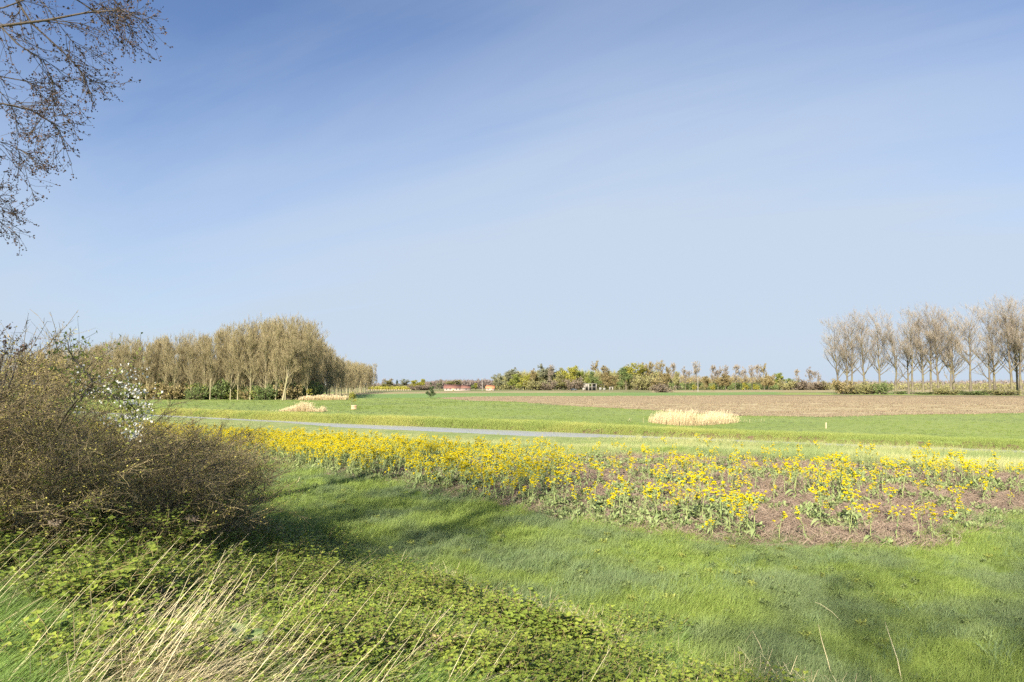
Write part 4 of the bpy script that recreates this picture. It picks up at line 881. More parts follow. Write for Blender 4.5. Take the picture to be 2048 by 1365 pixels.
def caster(gx_, gy_, dist, k, h, lab):       # a tree of the row behind the camera, found by following its shadow back to its foot
    x, y = gx_ - math.sin(SHADOW_AZ) * dist, gy_ - math.cos(SHADOW_AZ) * dist
    plant(beh[k], lab, (x, y, hz(x, y) - .1), dist, h / 19, 'poplars on the dike behind the viewpoint')
g_lab = 'bare poplar behind the viewpoint, seen only by its shadow on the grass'
for a in ((-.9, 14.6, 30, 0, 25), (5.2, 11.6, 42, 1, 28), (9.6, 11.5, 38, 0, 27), (-3.6, 20, 36, 1, 28)): caster(*a, g_lab)

# ------------------------------------------------------------------ blackthorn hedge at the left
def thorn(nm, Rr, H, nl=26000):
    b = bush(nm, Rr, H, stems=46, n2=760, n3=11000, nl=0, tw=.0075, mat='twig_thorn', stemmat='bark_dark', name='hawthorn_bush', twmul=.95, sp=62)
    mb = MB()
    me = b['parts'][1][1]
    co = np.empty(len(me.vertices) * 3); me.vertices.foreach_get('co', co); co = co.reshape(-1, 3)
    k = rng.integers(0, len(co), nl)
    mb.leaves(co[k] + rng.normal(size=(nl, 3)) * .012, .027, aspect=.6)
    cs = np.empty(len(b['parts'][0][1].vertices) * 3); b['parts'][0][1].vertices.foreach_get('co', cs); cs = cs.reshape(-1, 3)
    hi = cs[(cs[:, 2] > H * .45)]; hi = hi[rng.integers(0, len(hi), 150)]
    dv = hi * np.array([.55, .55, .35]) + rng.normal(size=hi.shape) * .35; dv[:, 2] = np.abs(dv[:, 2]) * .8 + .25; dv /= np.linalg.norm(dv, axis=1, keepdims=True); ll = (.35 + .55 * rng.random((150, 1)))
    PS = np.stack([hi, hi + dv * ll * .5 + rng.normal(size=hi.shape) * .03, hi + dv * ll + np.array([.06, 0, .04])], 1)
    dn = rng.integers(0, len(co), 12000)               # finest spurs
    D = rng.normal(size=(12000, 3)); D[:, 2] += .5; D /= np.linalg.norm(D, axis=1, keepdims=True); D *= (.05 + .13 * rng.random((12000, 1)))
    sp = MB(); sp.tubes(PS, np.array([[.006, .0045, .002]]).repeat(150, 0), 3); PSk, _ = kids(PS, np.full((150, 3), .004), 900, .2, 1, 50, 15, .13, .4, .1, 3, .1); sp.tubes(PSk, np.array([[.003, .0025, .0015]]).repeat(900, 0), 2); sp.tubes(np.stack([co[dn], co[dn] + D], 1), np.array([[.0042, .0018]]).repeat(12000, 0), 2)
    b['parts'] = [b['parts'][0], ('twig', me), ('spur', sp.mesh(nm + '_spurs', M['twig_thorn'])), ('bud', mb.mesh(nm + '_buds', M['bud_thorn']))]
    b['cat'] = 'hedge'; return b
th_ = [thorn('thorn_%d' % k, 1.9, 2.5) for k in range(3)]
hedge = [(-8.8, 10.3, 1.2, .86, 'big brown thorn bush at the left edge, tallest of the hedge'), (-7.5, 11.9, 1.1, .64, 'brown thorn bush behind the blossoming branch'), (-6.7, 12.6, .95, .68, 'thorn bush at the right flank of the left hedge, its twigs spilling over the grass'),
         (-6.5, 9.6, .95, .66, 'thorn bush in front, below the white blossoms'), (-10.2, 12.6, 1.3, 1.05, 'tall thorn bush at the back left of the hedge'), (-5.75, 11.6, .75, .60, 'low thorn bush at the hedge\'s right-hand foot'),
         (-8.6, 14.2, 1.2, .72, 'thorn bush at the back of the hedge, in front of the yellow flowers'), (-6.6, 8.3, .85, .60, 'low thorn bush in the left foreground above the straw'), (-5.2, 9.7, .72, .50, 'smallest thorn bush, by the broken pale stake'),
         (-8.8, 8.6, 1.15, .84, 'thorn bush cut by the left edge of the photo')]
for i, (x, y, s, sh, lab) in enumerate(hedge):
    plant(th_[i % 3], lab, (x, y, hz(x, y) - .1), i * 1.3, (s, s, sh), 'thorn bushes of the left hedge')
# budding sprigs that rise above the hedge at the far left
def sprigs(label, base, ends, dep, name, r=.007, bl=.04):
    b = at_depth(np.array([base[0]]), np.array([base[1]]), dep)[0]; g = hz(b[0], b[1])
    t = thing(name, label, 'branch' if 'sprig' in name else 'shrub', (b[0], b[1], g)); st = MB(); bd = MB(); off = np.array([b[0], b[1], g])
    for e in ends:
        p = np.array(e, float); s = np.linspace(0, len(p) - 1, 9)
        q = at_depth(np.interp(s, range(len(p)), p[:, 0]), np.interp(s, range(len(p)), p[:, 1]), dep + np.linspace(0, .3, 9)) - off
        q = np.concatenate([[[0, 0, -.05]], q]); st.tubes(q, np.linspace(r * 1.6, .002, 10), 5)
        k = q[4:]; bd.leaves(np.repeat(k, 5, 0) + rng.normal(size=(len(k) * 5, 3)) * .025, bl, aspect=.7)
    obj('stem', st.mesh(name + '_stems', M['bark_dark'], True), t); struct(obj('bud', bd.mesh(name + '_buds', M['bud_dark']), t), 'stuff')
sprigs('dark budding sprigs standing above the hedge at the left edge', (-20, 820), [[(-20, 820), (-15, 730), (0, 668), (22, 652)], [(-10, 800), (0, 720), (20, 695), (38, 675)], [(0, 800), (20, 720), (45, 698), (74, 680)], [(-15, 800), (10, 700), (12, 676)], [(10, 800), (40, 705), (42, 690), (47, 697)]], 9.8, 'budding_shrub')

def blossom():
    dep = 7.9; b = at_depth(np.array([100.]), np.array([890.]), 9.9)[0]; g = hz(b[0], b[1]); off = np.array([b[0], b[1], g])
    t = thing('blossoming_shrub', 'thin shrub with white blossoms leaning out of the left hedge', 'shrub', (b[0], b[1], g))
    paths = [([(100, 890), (120, 850), (150, 800), (172, 788), (186, 766), (172, 742), (150, 722), (139, 705), (136, 685)], .017), ([(112, 880), (135, 835), (152, 808), (170, 790), (195, 782), (220, 790), (248, 800), (265, 812), (275, 830)], .013),
             ([(186, 766), (205, 758), (230, 752), (250, 732), (270, 718), (283, 706)], .007), ([(172, 742), (185, 725), (205, 712), (222, 700), (235, 693), (248, 690)], .006), ([(172, 742), (150, 745), (130, 750), (112, 738)], .005),
             ([(150, 722), (130, 715), (112, 708), (98, 704)], .005), ([(150, 722), (165, 712), (176, 704)], .004), ([(215, 775), (240, 770), (265, 778), (290, 788)], .005), ([(230, 795), (255, 820), (270, 850), (262, 868)], .005), ([(200, 780), (225, 810), (250, 835), (275, 838)], .005),
             ([(186, 766), (215, 768), (245, 765), (285, 742)], .005), ([(150, 800), (148, 770), (165, 745)], .006), ([(248, 800), (275, 815), (300, 812)], .004), ([(245, 835), (262, 858), (268, 872)], .004), ([(140, 830), (170, 845), (200, 842), (235, 840), (265, 832)], .005)]
    st, fl, lf = MB(), MB(), MB(); LP, LR = [], []
    for p, r in paths:
        p = np.array(p, float); s = np.linspace(0, len(p) - 1, 11)
        q = at_depth(np.interp(s, range(len(p)), p[:, 0]), np.interp(s, range(len(p)), p[:, 1]), (9.9 - 2.0 * np.clip(np.linspace(0, 2.2, 11), 0, 1) if p[0, 1] > 870 else dep + rng.normal() * .12) + np.cumsum(rng.normal(size=11)) * .025) - off
        if r > .012: q[0] = [0, 0, -.05]
        LP.append(q); LR.append(np.linspace(r, r * .3, 11))
    LP, LR = np.array(LP), np.array(LR); st.tubes(LP, LR, 6)
    P2, R2 = kids(LP, LR, 130, .2, 1, 50, 15, .26, .4, .15, 4, .15, .6, .3); st.tubes(P2, R2.clip(.0022), 3)
    obj('stem', st.mesh('blossom_stems', M['bark'], True), t)
    k = P2[rng.permutation(len(P2))[:44]]; px, py = project(*(k[:, -1] + off).T)
    c = k[((py > 700) & (px > 150)) | (rng.random(len(k)) < .12), -1]
    c = np.concatenate([c, LP[[1, 7, 8, 9, 10, 12, 13, 14]][:, 6:].reshape(-1, 3)])
    for _ in range(8): fl.leaves(c + rng.normal(size=c.shape) * [.05, .05, .035], .027, aspect=.9, up=.3)
    obj('blossom', fl.mesh('blossom_flowers', M['blossom']), t)
    q = np.concatenate([P2[:, 1:].reshape(-1, 3), LP.reshape(-1, 3)]); q = q[rng.integers(0, len(q), 900)]
    lf.leaves(q + rng.normal(size=q.shape) * .02, .04); obj('leaf', lf.mesh('blossom_leaves', M['leaf_fresh']), t)
blossom()
def stub_stake(px0, py0, px1, py1, lab):
    x, y = on_terrain(np.array([float(px0)]), np.array([float(py0)])); x, y = float(x[0]), float(y[0]); z = hz(x, y)
    e = at_depth(np.array([float(px1)]), np.array([float(py1)]), y + .03)[0]
    t = thing('broken_stake', lab, 'stake', (x, y, z)); d = e - np.array([x, y, z])
    hpart(t, 'post', 'wood_pale', lambda m: m.tubes(np.array([[0, 0, -.1], d * .5 + [.012, 0, 0], d, d * 1.03 + [.01, 0, .02]]), np.array([.026, .023, .02, .004]), 7, T=.5))
stub_stake(386, 1142, 383, 1094, 'pale broken stake upright at the foot of the left hedge')
stub_stake(203, 1108, 190, 1062, 'grey broken stake leaning left at the foot of the hedge')

# ------------------------------------------------------------------ flowering rape
def rape(nm, H, nb, nclus, lean):
    st, lf, fl = MB(), MB(), MB()
    z = np.linspace(0, H * .93, 8); P = np.stack([lean * (z / H) ** 2 * H + np.cumsum(rng.normal(size=8)) * .012, np.cumsum(rng.normal(size=8)) * .012, z], 1)[None]; P[0, 0] = 0
    Rd = np.linspace(.011, .004, 8)[None]; st.tubes(P, Rd, 5)
    P1, R1 = kids(P, Rd, nb, .48, .97, 40, 9, H * .40, .2, .8, 5, .06, .6, .55); st.tubes(P1, R1.clip(.0022), 3)
    P2, R2 = kids(P1, R1, max(1, int(nclus * 1.5) - nb), .4, .95, 34, 9, H * .14, .2, .4, 3, .06, .7, .2); st.tubes(P2, R2.clip(.0018), 3)
    tips = np.concatenate([P1[:, -1], P2[:, -1], P[:, -1]])
    for c in tips:
        n = 46; d = rng.normal(size=(n, 3)); d[:, 2] = np.abs(d[:, 2]) * 1.0 - .35; d /= np.linalg.norm(d, axis=1, keepdims=True)
        fl.leaves(c + d * np.array([.024, .024, .019]) * (.55 + .45 * rng.random((n, 1))), .019, up=.6, aspect=.95, fold=.1)
    k = 13; t = np.sort(rng.random(k) ** 1.3) * 4.6; i = t.astype(int); pos = P[0, i] + (P[0, i + 1] - P[0, i]) * (t - i)[:, None]
    for p, tt in zip(pos, t):             # long drooping lower leaves
        az = rng.random() * 6.28; L_ = (.34 - .045 * tt) * (.7 + .6 * rng.random()) * H / 1.1; s = np.linspace(0, 1, 5)
        cx_ = p[0] + math.cos(az) * L_ * s; cy_ = p[1] + math.sin(az) * L_ * s; cz = p[2] + L_ * (.75 * s - 1.1 * s ** 2)
        wv = L_ * .12 * np.array([.35, .8, 1, .7, .05]); sd = np.array([-math.sin(az), math.cos(az), .15 * rng.normal()])
        V = np.stack([np.stack([cx_, cy_, cz], 1) - sd * wv[:, None], np.stack([cx_, cy_, cz], 1) + sd * wv[:, None]], 1).reshape(-1, 3)
        lf.add(V, [np.array([(2 * a, 2 * a + 1, 2 * a + 3, 2 * a + 2) for a in range(4)])], rng.random())
    q = np.concatenate([P1[:, 1], P1[:, 2], P2[:, 0]]); lf.leaves(q, .085, aspect=.35, up=.2)
    return [('stem', st.mesh(nm + '_stem', M['rape_stem'], True)), ('leaf', lf.mesh(nm + '_leaves', M['rape_leaf'])), ('flower', fl.mesh(nm + '_flowers', M['rape_flower']))]
RP = [dict(name='rape_plant', cat='flowering plant', root=None, parts=rape('rape_%d' % k, h_, nb, nc, le)) for k, (h_, nb, nc, le) in enumerate([(1.15, 7, 13, .06), (1.05, 6, 10, .12), (1.25, 8, 16, .02), (.95, 4, 7, .16), (1.1, 7, 12, -.03), (.8, 3, 5, .2), (1.2, 6, 12, .1), (1.0, 5, 9, .05), (.7, 3, 4, .1), (.9, 5, 7, -.12), (.6, 2, 3, .05), (1.1, 4, 8, -.08)])]
def join_parts(nm, parts):
    V, Fs, T, mi, n = [], [], [], [], 0
    me = bpy.data.meshes.new(nm); nv = 0; lv, ls, lt, mats_, tint = [], [], [], [], []; nl = 0; co = []
    for k, (pn, p) in enumerate(parts):
        a = np.empty(len(p.vertices) * 3, np.float32); p.vertices.foreach_get('co', a); co.append(a)
        b = np.empty(len(p.loops), np.int32); p.loops.foreach_get('vertex_index', b); lv.append(b + nv)
        c = np.empty(len(p.polygons), np.int32); p.polygons.foreach_get('loop_start', c); ls.append(c + nl)
        d = np.empty(len(p.polygons), np.int32); p.polygons.foreach_get('loop_total', d); lt.append(d)
        e = np.empty(len(p.vertices), np.float32); p.attributes['tint'].data.foreach_get('value', e); tint.append(e)
        mats_.append(np.full(len(c), k, np.int32)); nv += len(p.vertices); nl += len(b); me.materials.append(p.materials[0])
    me.vertices.add(nv); me.vertices.foreach_set('co', np.concatenate(co)); me.loops.add(nl); me.loops.foreach_set('vertex_index', np.concatenate(lv))
    me.polygons.add(sum(len(x) for x in ls)); me.polygons.foreach_set('loop_start', np.concatenate(ls)); me.polygons.foreach_set('loop_total', np.concatenate(lt)); me.polygons.foreach_set('material_index', np.concatenate(mats_))
    a = me.attributes.new('tint', 'FLOAT', 'POINT'); a.data.foreach_set('value', np.concatenate(tint)); me.update(calc_edges=True); return me
n = 42000
cxm, cxM, cym, cyM = STUB[:, 0].min(), STUB[:, 0].max(), STUB[:, 1].min(), STUB[:, 1].max()
x = rng.uniform(cxm, cxM, n); y = rng.uniform(cym, cyM, n); k = in_poly(x, y, STUB); x, y = x[k], y[k]
px, py = project(x, y, height(x, y))
DENSE = [(60, 850), (500, 884), (900, 909), (1090, 913), (1170, 930), (1150, 965), (1060, 1020), (930, 1003), (800, 972), (640, 945), (480, 922), (60, 900)]
def blob(cx_, cy_, rx, ry): return np.exp(-((px - cx_) / rx) ** 2 - ((py - cy_) / ry) ** 2)
cl = vnoise(x, y, .55, 11)
den = in_poly(px, py, DENSE) * (9.5 + 4.0 * sstep(1000, 600, px)) * (.42 + .58 * sstep(1120, 800, px)) * (.15 + .85 * sstep(.15, .5, cl)) * (1 - .45 * blob(850, 940, 80, 14))
den = np.maximum(den, 6.5 * blob(1480, 1050, 230, 32) * sstep(.25, .55, cl)); den = np.maximum(den, 8.0 * blob(1790, 980, 220, 28) * sstep(.25, .55, cl))
den = np.maximum(den, 5.0 * blob(1300, 985, 190, 42) * sstep(.45, .7, cl)); den = np.maximum(den, 2.8 * blob(1240, 1035, 140, 20) * sstep(.4, .6, cl)); den = np.maximum(den, 2.6 * blob(1450, 950, 240, 28) * sstep(.45, .7, cl))
den = np.maximum(den, .7 * blob(1830, 1050, 110, 45) * sstep(.4, .7, vnoise(x, y, .8, 3))); den = np.maximum(den, 3.6 * blob(1200, 955, 150, 40) * sstep(.3, .6, cl)); den = np.maximum(den, 1.1 * sstep(.35, .62, cl)); den = np.maximum(den, .12)
area = (cxM - cxm) * (cyM - cym)
k = rng.random(len(x)) < den * area / n; x, y, px, py = x[k], y[k], px[k], py[k]
fx, fy = on_terrain(np.array([1425., 1290, 1560, 1700, 1742, 1868, 1905, 1610, 1478, 945, 1110, 1180, 1915, 1640]), np.array([1075., 1030, 1082, 1075, 1085, 1086, 1085, 1080, 1080, 1000, 1010, 1012, 1040, 1040]))
x = np.concatenate([fx, x]); y = np.concatenate([fy, y]); z = height(x, y)
inf = frame_keep(x, y, z, 200); x, y, z = x[inf], y[inf], z[inf]
o_ = np.argsort(x * x + y * y); x, y, z = x[o_], y[o_], z[o_]
print('RAPE', len(x))
inframe = frame_keep(x, y, z, -5)
near_i = np.where(inframe)[0][:300]; rest = np.setdiff1d(np.arange(len(x)), near_i)
for i in near_i:
    ppx, _ = project(x[i], y[i], z[i])
    if ppx < 1190: lab, gp = 'yellow-flowering rape plant along the dense left front of the flower strip', 'rape plants of the dense left front'
    elif ppx < 1640: lab, gp = 'yellow-flowering rape plant in the loose middle of the stubble strip', 'rape plants of the loose middle strip'
    else: lab, gp = 'yellow-flowering rape plant in the right part of the stubble strip', 'rape plants of the right part'
    sc_ = rng.uniform(.62, .95) * (1.0 if ppx < 1190 else rng.choice([.7, .9, 1.0, 1.12]))
    plant(RP[rng.integers(0, 12)], lab, (x[i], y[i], z[i] - .02), rng.uniform(-.6, .6), (sc_ * 1.2, sc_ * 1.2, sc_), gp)
o = scatter('rape_field', x[rest], y[rest], z[rest] - .02, [join_parts('rape_whole_%d' % k, r['parts']) for k, r in enumerate(RP)], rot=rng.uniform(-.8, .8, len(rest)), scale=rng.uniform(.58, .88, len(rest)))
struct(o, 'stuff'); o['label'] = 'mass of yellow-flowering rape filling the left and back of the strip'
# stubble straw and low weeds on the bare ground
def straw_patch(k):
    mb = MB(); n_ = 40; P = np.zeros((n_, 2, 3)); b = rng.normal(size=(n_, 2)) * .16; P[:, 0, :2] = b; P[:, 0, 2] = .01
    a = rng.random(n_) * 6.28; l = .1 + .22 * rng.random(n_); zz = np.where(rng.random(n_) < .15, .06 + .10 * rng.random(n_), .005 + .035 * rng.random(n_))
    P[:, 1] = np.stack([b[:, 0] + np.cos(a) * l, b[:, 1] + np.sin(a) * l, zz], 1); mb.tubes(P, np.full((n_, 2), .0045), 2)
    return mb.mesh('straw_patch', M['stubble'])
def weed(k, mat='leaf_green'):
    mb = MB(); a = rng.random(60) * 6.28; r = .12 * np.sqrt(rng.random(60)); mb.leaves(np.stack([r * np.cos(a), r * np.sin(a), .02 + .1 * rng.random(60)], 1), .085, up=.6, aspect=.5); return mb.mesh('weed', M[mat])
n = 15000; x = rng.uniform(cxm, cxM, n * 3); y = cym + (cyM - cym) * rng.random(n * 3) ** 1.8; k = in_poly(x, y, STUB); x, y = x[k], y[k]; z = height(x, y); k = frame_keep(x, y, z); x, y, z = x[k], y[k], z[k]
struct(scatter('stubble_straw', x, y, z, [straw_patch(k) for k in range(5)], scale=rng.uniform(.7, 1.2, len(x))), 'stuff')['label'] = 'dry flattened straw covering the bare strip between the flowers'
ppx, ppy = project(x, y, z); k2 = rng.random(len(x)) < .62; ss = [blades(MB(), 9, .14, (.10, .34), .005, (.15, 0), .5, .3, seg=3, T=(0, 1), taper=.6).mesh('dry_stem', M['stubble']) for _ in range(3)]
struct(scatter('standing_stubble', x[k2], y[k2], z[k2], ss, scale=rng.uniform(.6, 1.15, int(k2.sum()))), 'stuff')['label'] = 'grey-brown dry stems standing on the bare strip'
k = rng.random(len(x)) < np.maximum(.6 * sstep(.35, .8, vnoise(x, y, .7, 21)), .35 * sstep(900, 650, ppx)); x, y, z = x[k], y[k], z[k]
struct(scatter('low_weeds', x, y, z, [weed(k) for k in range(1)] + [weed(4 + k, 'rape_leaf') for k in range(3)], scale=rng.uniform(.5, 1.3, len(x))), 'stuff')['label'] = 'low green weeds between the dry straw'

# ------------------------------------------------------------------ grass
def tuft(k, n_=44, h=(.10, .24), wd=.0075, rad=.14, lean=(.35, .05), mat='grass', T=None, spread=.5, droop=.6):
    return blades(MB(), n_, rad, h, wd, lean, spread, droop, T=T).mesh('grass_tuft', M[mat])
near_t = [tuft(k, T=(a, a + .45)) for k, a in enumerate((0, .15, .3, .45, .55, .2))]
x, y, r = polar(60000, 5.5, 48, 44); wob = (vnoise(x, y, .9, 4) - .5) * .8 + rng.normal(size=len(x)) * .35
s_ = toe(x, y)
k = (~(in_poly(x + wob, y + wob, STUB) & in_poly(x + wob, y - .75 + wob, STUB))) & (s_ > -.6 + (vnoise(x, y, .7, 9) - .5) * 2.4) & ((y - far_y(x)) * .86 < -canal_w(x) - .6) & (y < strip_front(x) + 4)
x, y, r, s_ = x[k], y[k], r[k], s_[k]; z = height(x, y)
hgt = (.45 + .6 * vnoise(x, y, .45, 31) + .65 * vnoise(x, y, 1.9, 32) ** 1.5) * (1 + .25 * sstep(14, 40, r)) * (1 - .25 * sstep(.5, 3, s_) * sstep(25, 12, r))
struct(scatter('meadow_grass', x, y, z, near_t, rot=rng.normal(size=len(x)) * .7, scale=hgt * rng.uniform(.8, 1.2, len(x))), 'stuff')['label'] = 'wind-blown green grass of the near meadow'
k = rng.random(len(x)) < .10 * sstep(.5, .8, vnoise(x, y, .6, 71)) + .012
cl_t = [tuft(k_, 60, (.16, .34), .008, .15, (.4, .05), 'tussock', T=(a, a + .6), spread=.7, droop=.8) for k_, a in enumerate((0, .2, .4))]
struct(scatter('grass_clumps', x[k], y[k], z[k], cl_t, rot=rng.normal(size=int(k.sum())) * .7, scale=rng.uniform(.6, 1.1, int(k.sum()))), 'stuff')['label'] = 'coarser blue-green grass clumps scattered through the near meadow'
k = rng.random(len(x)) < .016 + .03 * sstep(.6, .8, vnoise(x, y, .5, 81))
struct(scatter('meadow_weeds', x[k], y[k], z[k] + .03, [weed(10, 'leaf_fresh'), weed(11, 'leaf_green'), weed(12, 'leaf_green')], scale=rng.uniform(.3, .65, int(k.sum()))), 'stuff')['label'] = 'low broad-leaved weeds in the near meadow grass'
# pale marsh strip
def pale(k):
    mb = MB(); blades(mb, 34, .16, (.12, .32), .008, (.25, 0), .4, .5, T=(0, .6)); blades(mb, 14, .16, (.3, .55), .007, (.12, 0), .2, .3, T=(.7, 1)); return mb.mesh('pale_tuft', M['pale_grass'])
x, y, r = polar(60000, 17, 110, 46); f = (y - far_y(x)) * .86
k = (f < -canal_w(x) - .35) & (y > strip_front(x) - 1.0) & (toe(x, y) > 2); x, y, r = x[k], y[k], r[k]; z = height(x, y)
struct(scatter('marsh_grass', x, y, z, [pale(k) for k in range(5)], rot=rng.normal(size=len(x)) * .7, scale=(.6 + .55 * vnoise(x, y, .25, 8)) * np.interp(x, [-20, 4, 14], [.6, .75, 1.1]) * (1 - np.interp(x, [5, 10], [.8, .12]) * (rng.random(len(x)) > .06) * sstep(-7, -2, (y - far_y(x)) * .86 + canal_w(x))) * rng.uniform(.8, 1.2, len(x))), 'stuff')['label'] = 'pale yellowish marsh grass along the near side of the canal'
# young reeds on the far bank
def yreed(k): 
    mb = MB(); blades(mb, 26, .2, (.4, .78), .013, (.12, 0), .16, .25, T=(.1, .8)); blades(mb, 5, .2, (.5, .85), .01, (.08, 0), .1, .1, T=(.9, 1)); return mb.mesh('reed_tuft', M['reed_young'])
n = 34000; x = -75 + 140 * rng.random(n); f = .15 + 3.8 * rng.random(n) ** 1.25 * np.interp(x, [-40, 0, 15, 40], [1, 1, .75, .5]); y = far_y(x) + f / .86; z = height(x, y); k = frame_keep(x, y, z); x, y, z, f = x[k], y[k], z[k], f[k]
hh = np.interp(x, [-60, -20, 0, 8, 15, 40], [.62, .70, .68, .55, .42, .36])
struct(scatter('young_reeds', x, y, z, [yreed(k) for k in range(5)], rot=rng.normal(size=len(x)) * .6, scale=hh * rng.uniform(.75, 1.15, len(x)) * (.8 + .4 * vnoise(x, y, .6, 3))), 'stuff')['label'] = 'fresh yellow-green young reeds along the far bank of the canal'
# far meadow tufts
x, y, r = polar(52000, 42, 235, 46); f = (y - far_y(x)) * .86; k = (f > 2.5) & ~in_poly(x, y, PLOUGH) & ~in_poly(x, y, CROP) & ~in_poly(x, y, TAN) & (rng.random(len(x)) < .35 + .65 * vnoise(x, y, .12, 6)); x, y, r = x[k], y[k], r[k]
ft = [tuft(k, 30, (.10, .22), .014, .26, (.3, .05), 'far_grass', T=(a, a + .5)) for k, a in enumerate((0, .2, .4, .1))]
struct(scatter('far_meadow_grass', x, y, height(x, y), ft, rot=rng.normal(size=len(x)) * .7, scale=(.55 + .6 * vnoise(x, y, .2, 12)) * (1 + .9 * sstep(60, 200, r))), 'stuff')['label'] = 'green grass of the wide meadow beyond the canal'
# clods and straw on the ploughed field
def clod(k):
    mb = MB(); n_ = 14; c = rng.normal(size=(n_, 3)) * [.5, .35, 0] + [0, 0, .02]
    for p in c:
        s = .05 + .10 * rng.random(); v = rng.normal(size=(6, 3)) * .12 + np.array([[1, 0, 0], [-1, 0, 0], [0, 1, 0], [0, -1, 0], [0, 0, .9], [0, 0, -.5]]); mb.add(p + v * s, [np.array([(0, 2, 4), (2, 1, 4), (1, 3, 4), (3, 0, 4), (2, 0, 5), (1, 2, 5), (3, 1, 5), (0, 3, 5)])], rng.random())
    return mb.mesh('clod_patch', M['clod'])
M['clod'] = veg('soil_clods', (.11, .085, .055), (.19, .155, .10), None, 0, .9)
x, y, r = polar(46000, 75, 250, 46); k = in_poly(x, y, PLOUGH) & (~in_poly(x, y, STRIP2) | (rng.random(len(x)) < .12)); x, y = x[k], y[k]
struct(scatter('soil_clods', x, y, height(x, y), [clod(k) for k in range(4)], scale=rng.uniform(.7, 1.6, len(x))), 'stuff')['label'] = 'clods lying on the ploughed brown field'

# ------------------------------------------------------------------ dike slope: brambles, rank grass, straw
def sprig(k):
    st, lf = MB(), MB(); n_ = 7; a = rng.random(n_) * 6.28; B = np.stack([np.cos(a) * .07, np.sin(a) * .07, a * 0], 1); D = np.stack([np.cos(a) * .7, np.sin(a) * .7, np.ones(n_)], 1); pts = [B]; p = B; Ls = .16 + .22 * rng.random(n_)
    for j in range(4): D = D + np.array([.08, 0, -.22]) + rng.normal(size=D.shape) * .12; D /= np.linalg.norm(D, axis=1, keepdims=True); p = p + D * (Ls / 4)[:, None]; pts.append(p)
    P = np.stack(pts, 1); st.tubes(P, np.full((n_, 5), .0028), 3)
    q = P[:, 1:].reshape(-1, 3); q = np.concatenate([q, q + rng.normal(size=q.shape) * .03]); q = q[rng.random(len(q)) < .9]
    for p_ in q:                         # three toothed leaflets
        az = rng.random() * 6.28; el = .25 * rng.normal(); s = .040 * (.5 + .9 * rng.random()); tt = rng.random()
        for da, ss in ((0, 1.0), (1.15, .8), (-1.15, .8)):
            u = np.array([math.cos(az + da), math.sin(az + da), el + .1]); v = np.array([-math.sin(az + da), math.cos(az + da), .25 * rng.normal()]); L_ = s * ss; nrm = np.array([0, 0, 1.])
            V = np.array([p_, p_ + u * L_ * .3 + v * L_ * .36 + nrm * L_ * .10, p_ + u * L_ * .68 + v * L_ * .30 + nrm * L_ * .06, p_ + u * L_, p_ + u * L_ * .68 - v * L_ * .30 + nrm * L_ * .06, p_ + u * L_ * .3 - v * L_ * .36 + nrm * L_ * .10])
            lf.add(V, [np.array([(0, 1, 2, 3), (0, 3, 4, 5)])], np.clip(tt + .15 * rng.normal(), 0, 1))
    return join_parts('bramble_sprig_%d' % k, [('stem', st.mesh('s', M['bramble_stem'])), ('leaf', lf.mesh('l', M['bramble']))])
n = 70000; bx_ = rng.uniform(0, 1, n); x, y, r = polar(n, 2.6, 17, 46)
s_ = toe(x, y); px, py = project(x, y, height(x, y))
def soft(poly, sd=18): return in_poly(px + rng.normal(size=len(px)) * sd, py + rng.normal(size=len(px)) * sd, poly)
RANK = [(-200, 1190), (60, 1200), (120, 1230), (150, 1290), (60, 1365), (60, 1500), (-300, 1500)]
STRAW = [(-150, 1110), (120, 1110), (330, 1170), (520, 1230), (560, 1300), (480, 1365), (440, 1560), (90, 1560), (90, 1365), (190, 1280), (100, 1200), (-150, 1180)]
edge_ = s_ < .1 + (vnoise(x, y, .7, 9) - .5) * 2.2 + (vnoise(x, y, 2.1, 19) - .5) * 1.2
k = edge_ & frame_keep(x, y, height(x, y), 160) & ~soft(RANK) & ~(soft(STRAW, 30) & (rng.random(n) < .62)) & (rng.random(n) < .10 + .95 * vnoise(x, y, 1.6, 14)) & (rng.random(n) < sstep(.3, -1.6, s_) * .62 + .22)
xb, yb, rb_ = x[k], y[k], r[k]; zb = height(xb, yb)
mound = .42 * vnoise(xb, yb, 1.0, 15) ** 1.5 * sstep(-.3, -1.5, s_[k])
print('BRAMBLE', len(xb))
hb = np.concatenate([np.stack([h_[0] + rng.normal(size=210) * h_[2] * .85, h_[1] - .7 + rng.normal(size=210) * h_[2] * .85], 1) for h_ in hedge])
xb = np.concatenate([xb, hb[:, 0]]); yb = np.concatenate([yb, hb[:, 1]]); rb_ = np.hypot(xb, yb); zb = height(xb, yb); mound = np.concatenate([mound, .15 + .95 * rng.random(len(hb)) ** 1.6])
struct(scatter('bramble_cover', xb, yb, zb + mound * rng.random(len(xb)), [sprig(k) for k in range(8)], scale=rng.uniform(.65, 1.25, len(xb)) * (.75 + .5 * vnoise(xb, yb, .8, 16)) * np.interp(rb_, [3, 5, 8, 15], [.55, .7, .92, 1.1])), 'stuff')['label'] = 'low green brambles covering the dike slope in the foreground'
k = rng.random(len(xb)) < .10
struct(scatter('dead_leaves', xb[k] + .05, yb[k], zb[k] + .06 + mound[k] * .6, [weed(20, 'leaf_tan'), weed(21, 'leaf_pink')], scale=rng.uniform(.3, .6, int(k.sum()))), 'stuff')['label'] = 'brown dead leaves caught among the brambles'
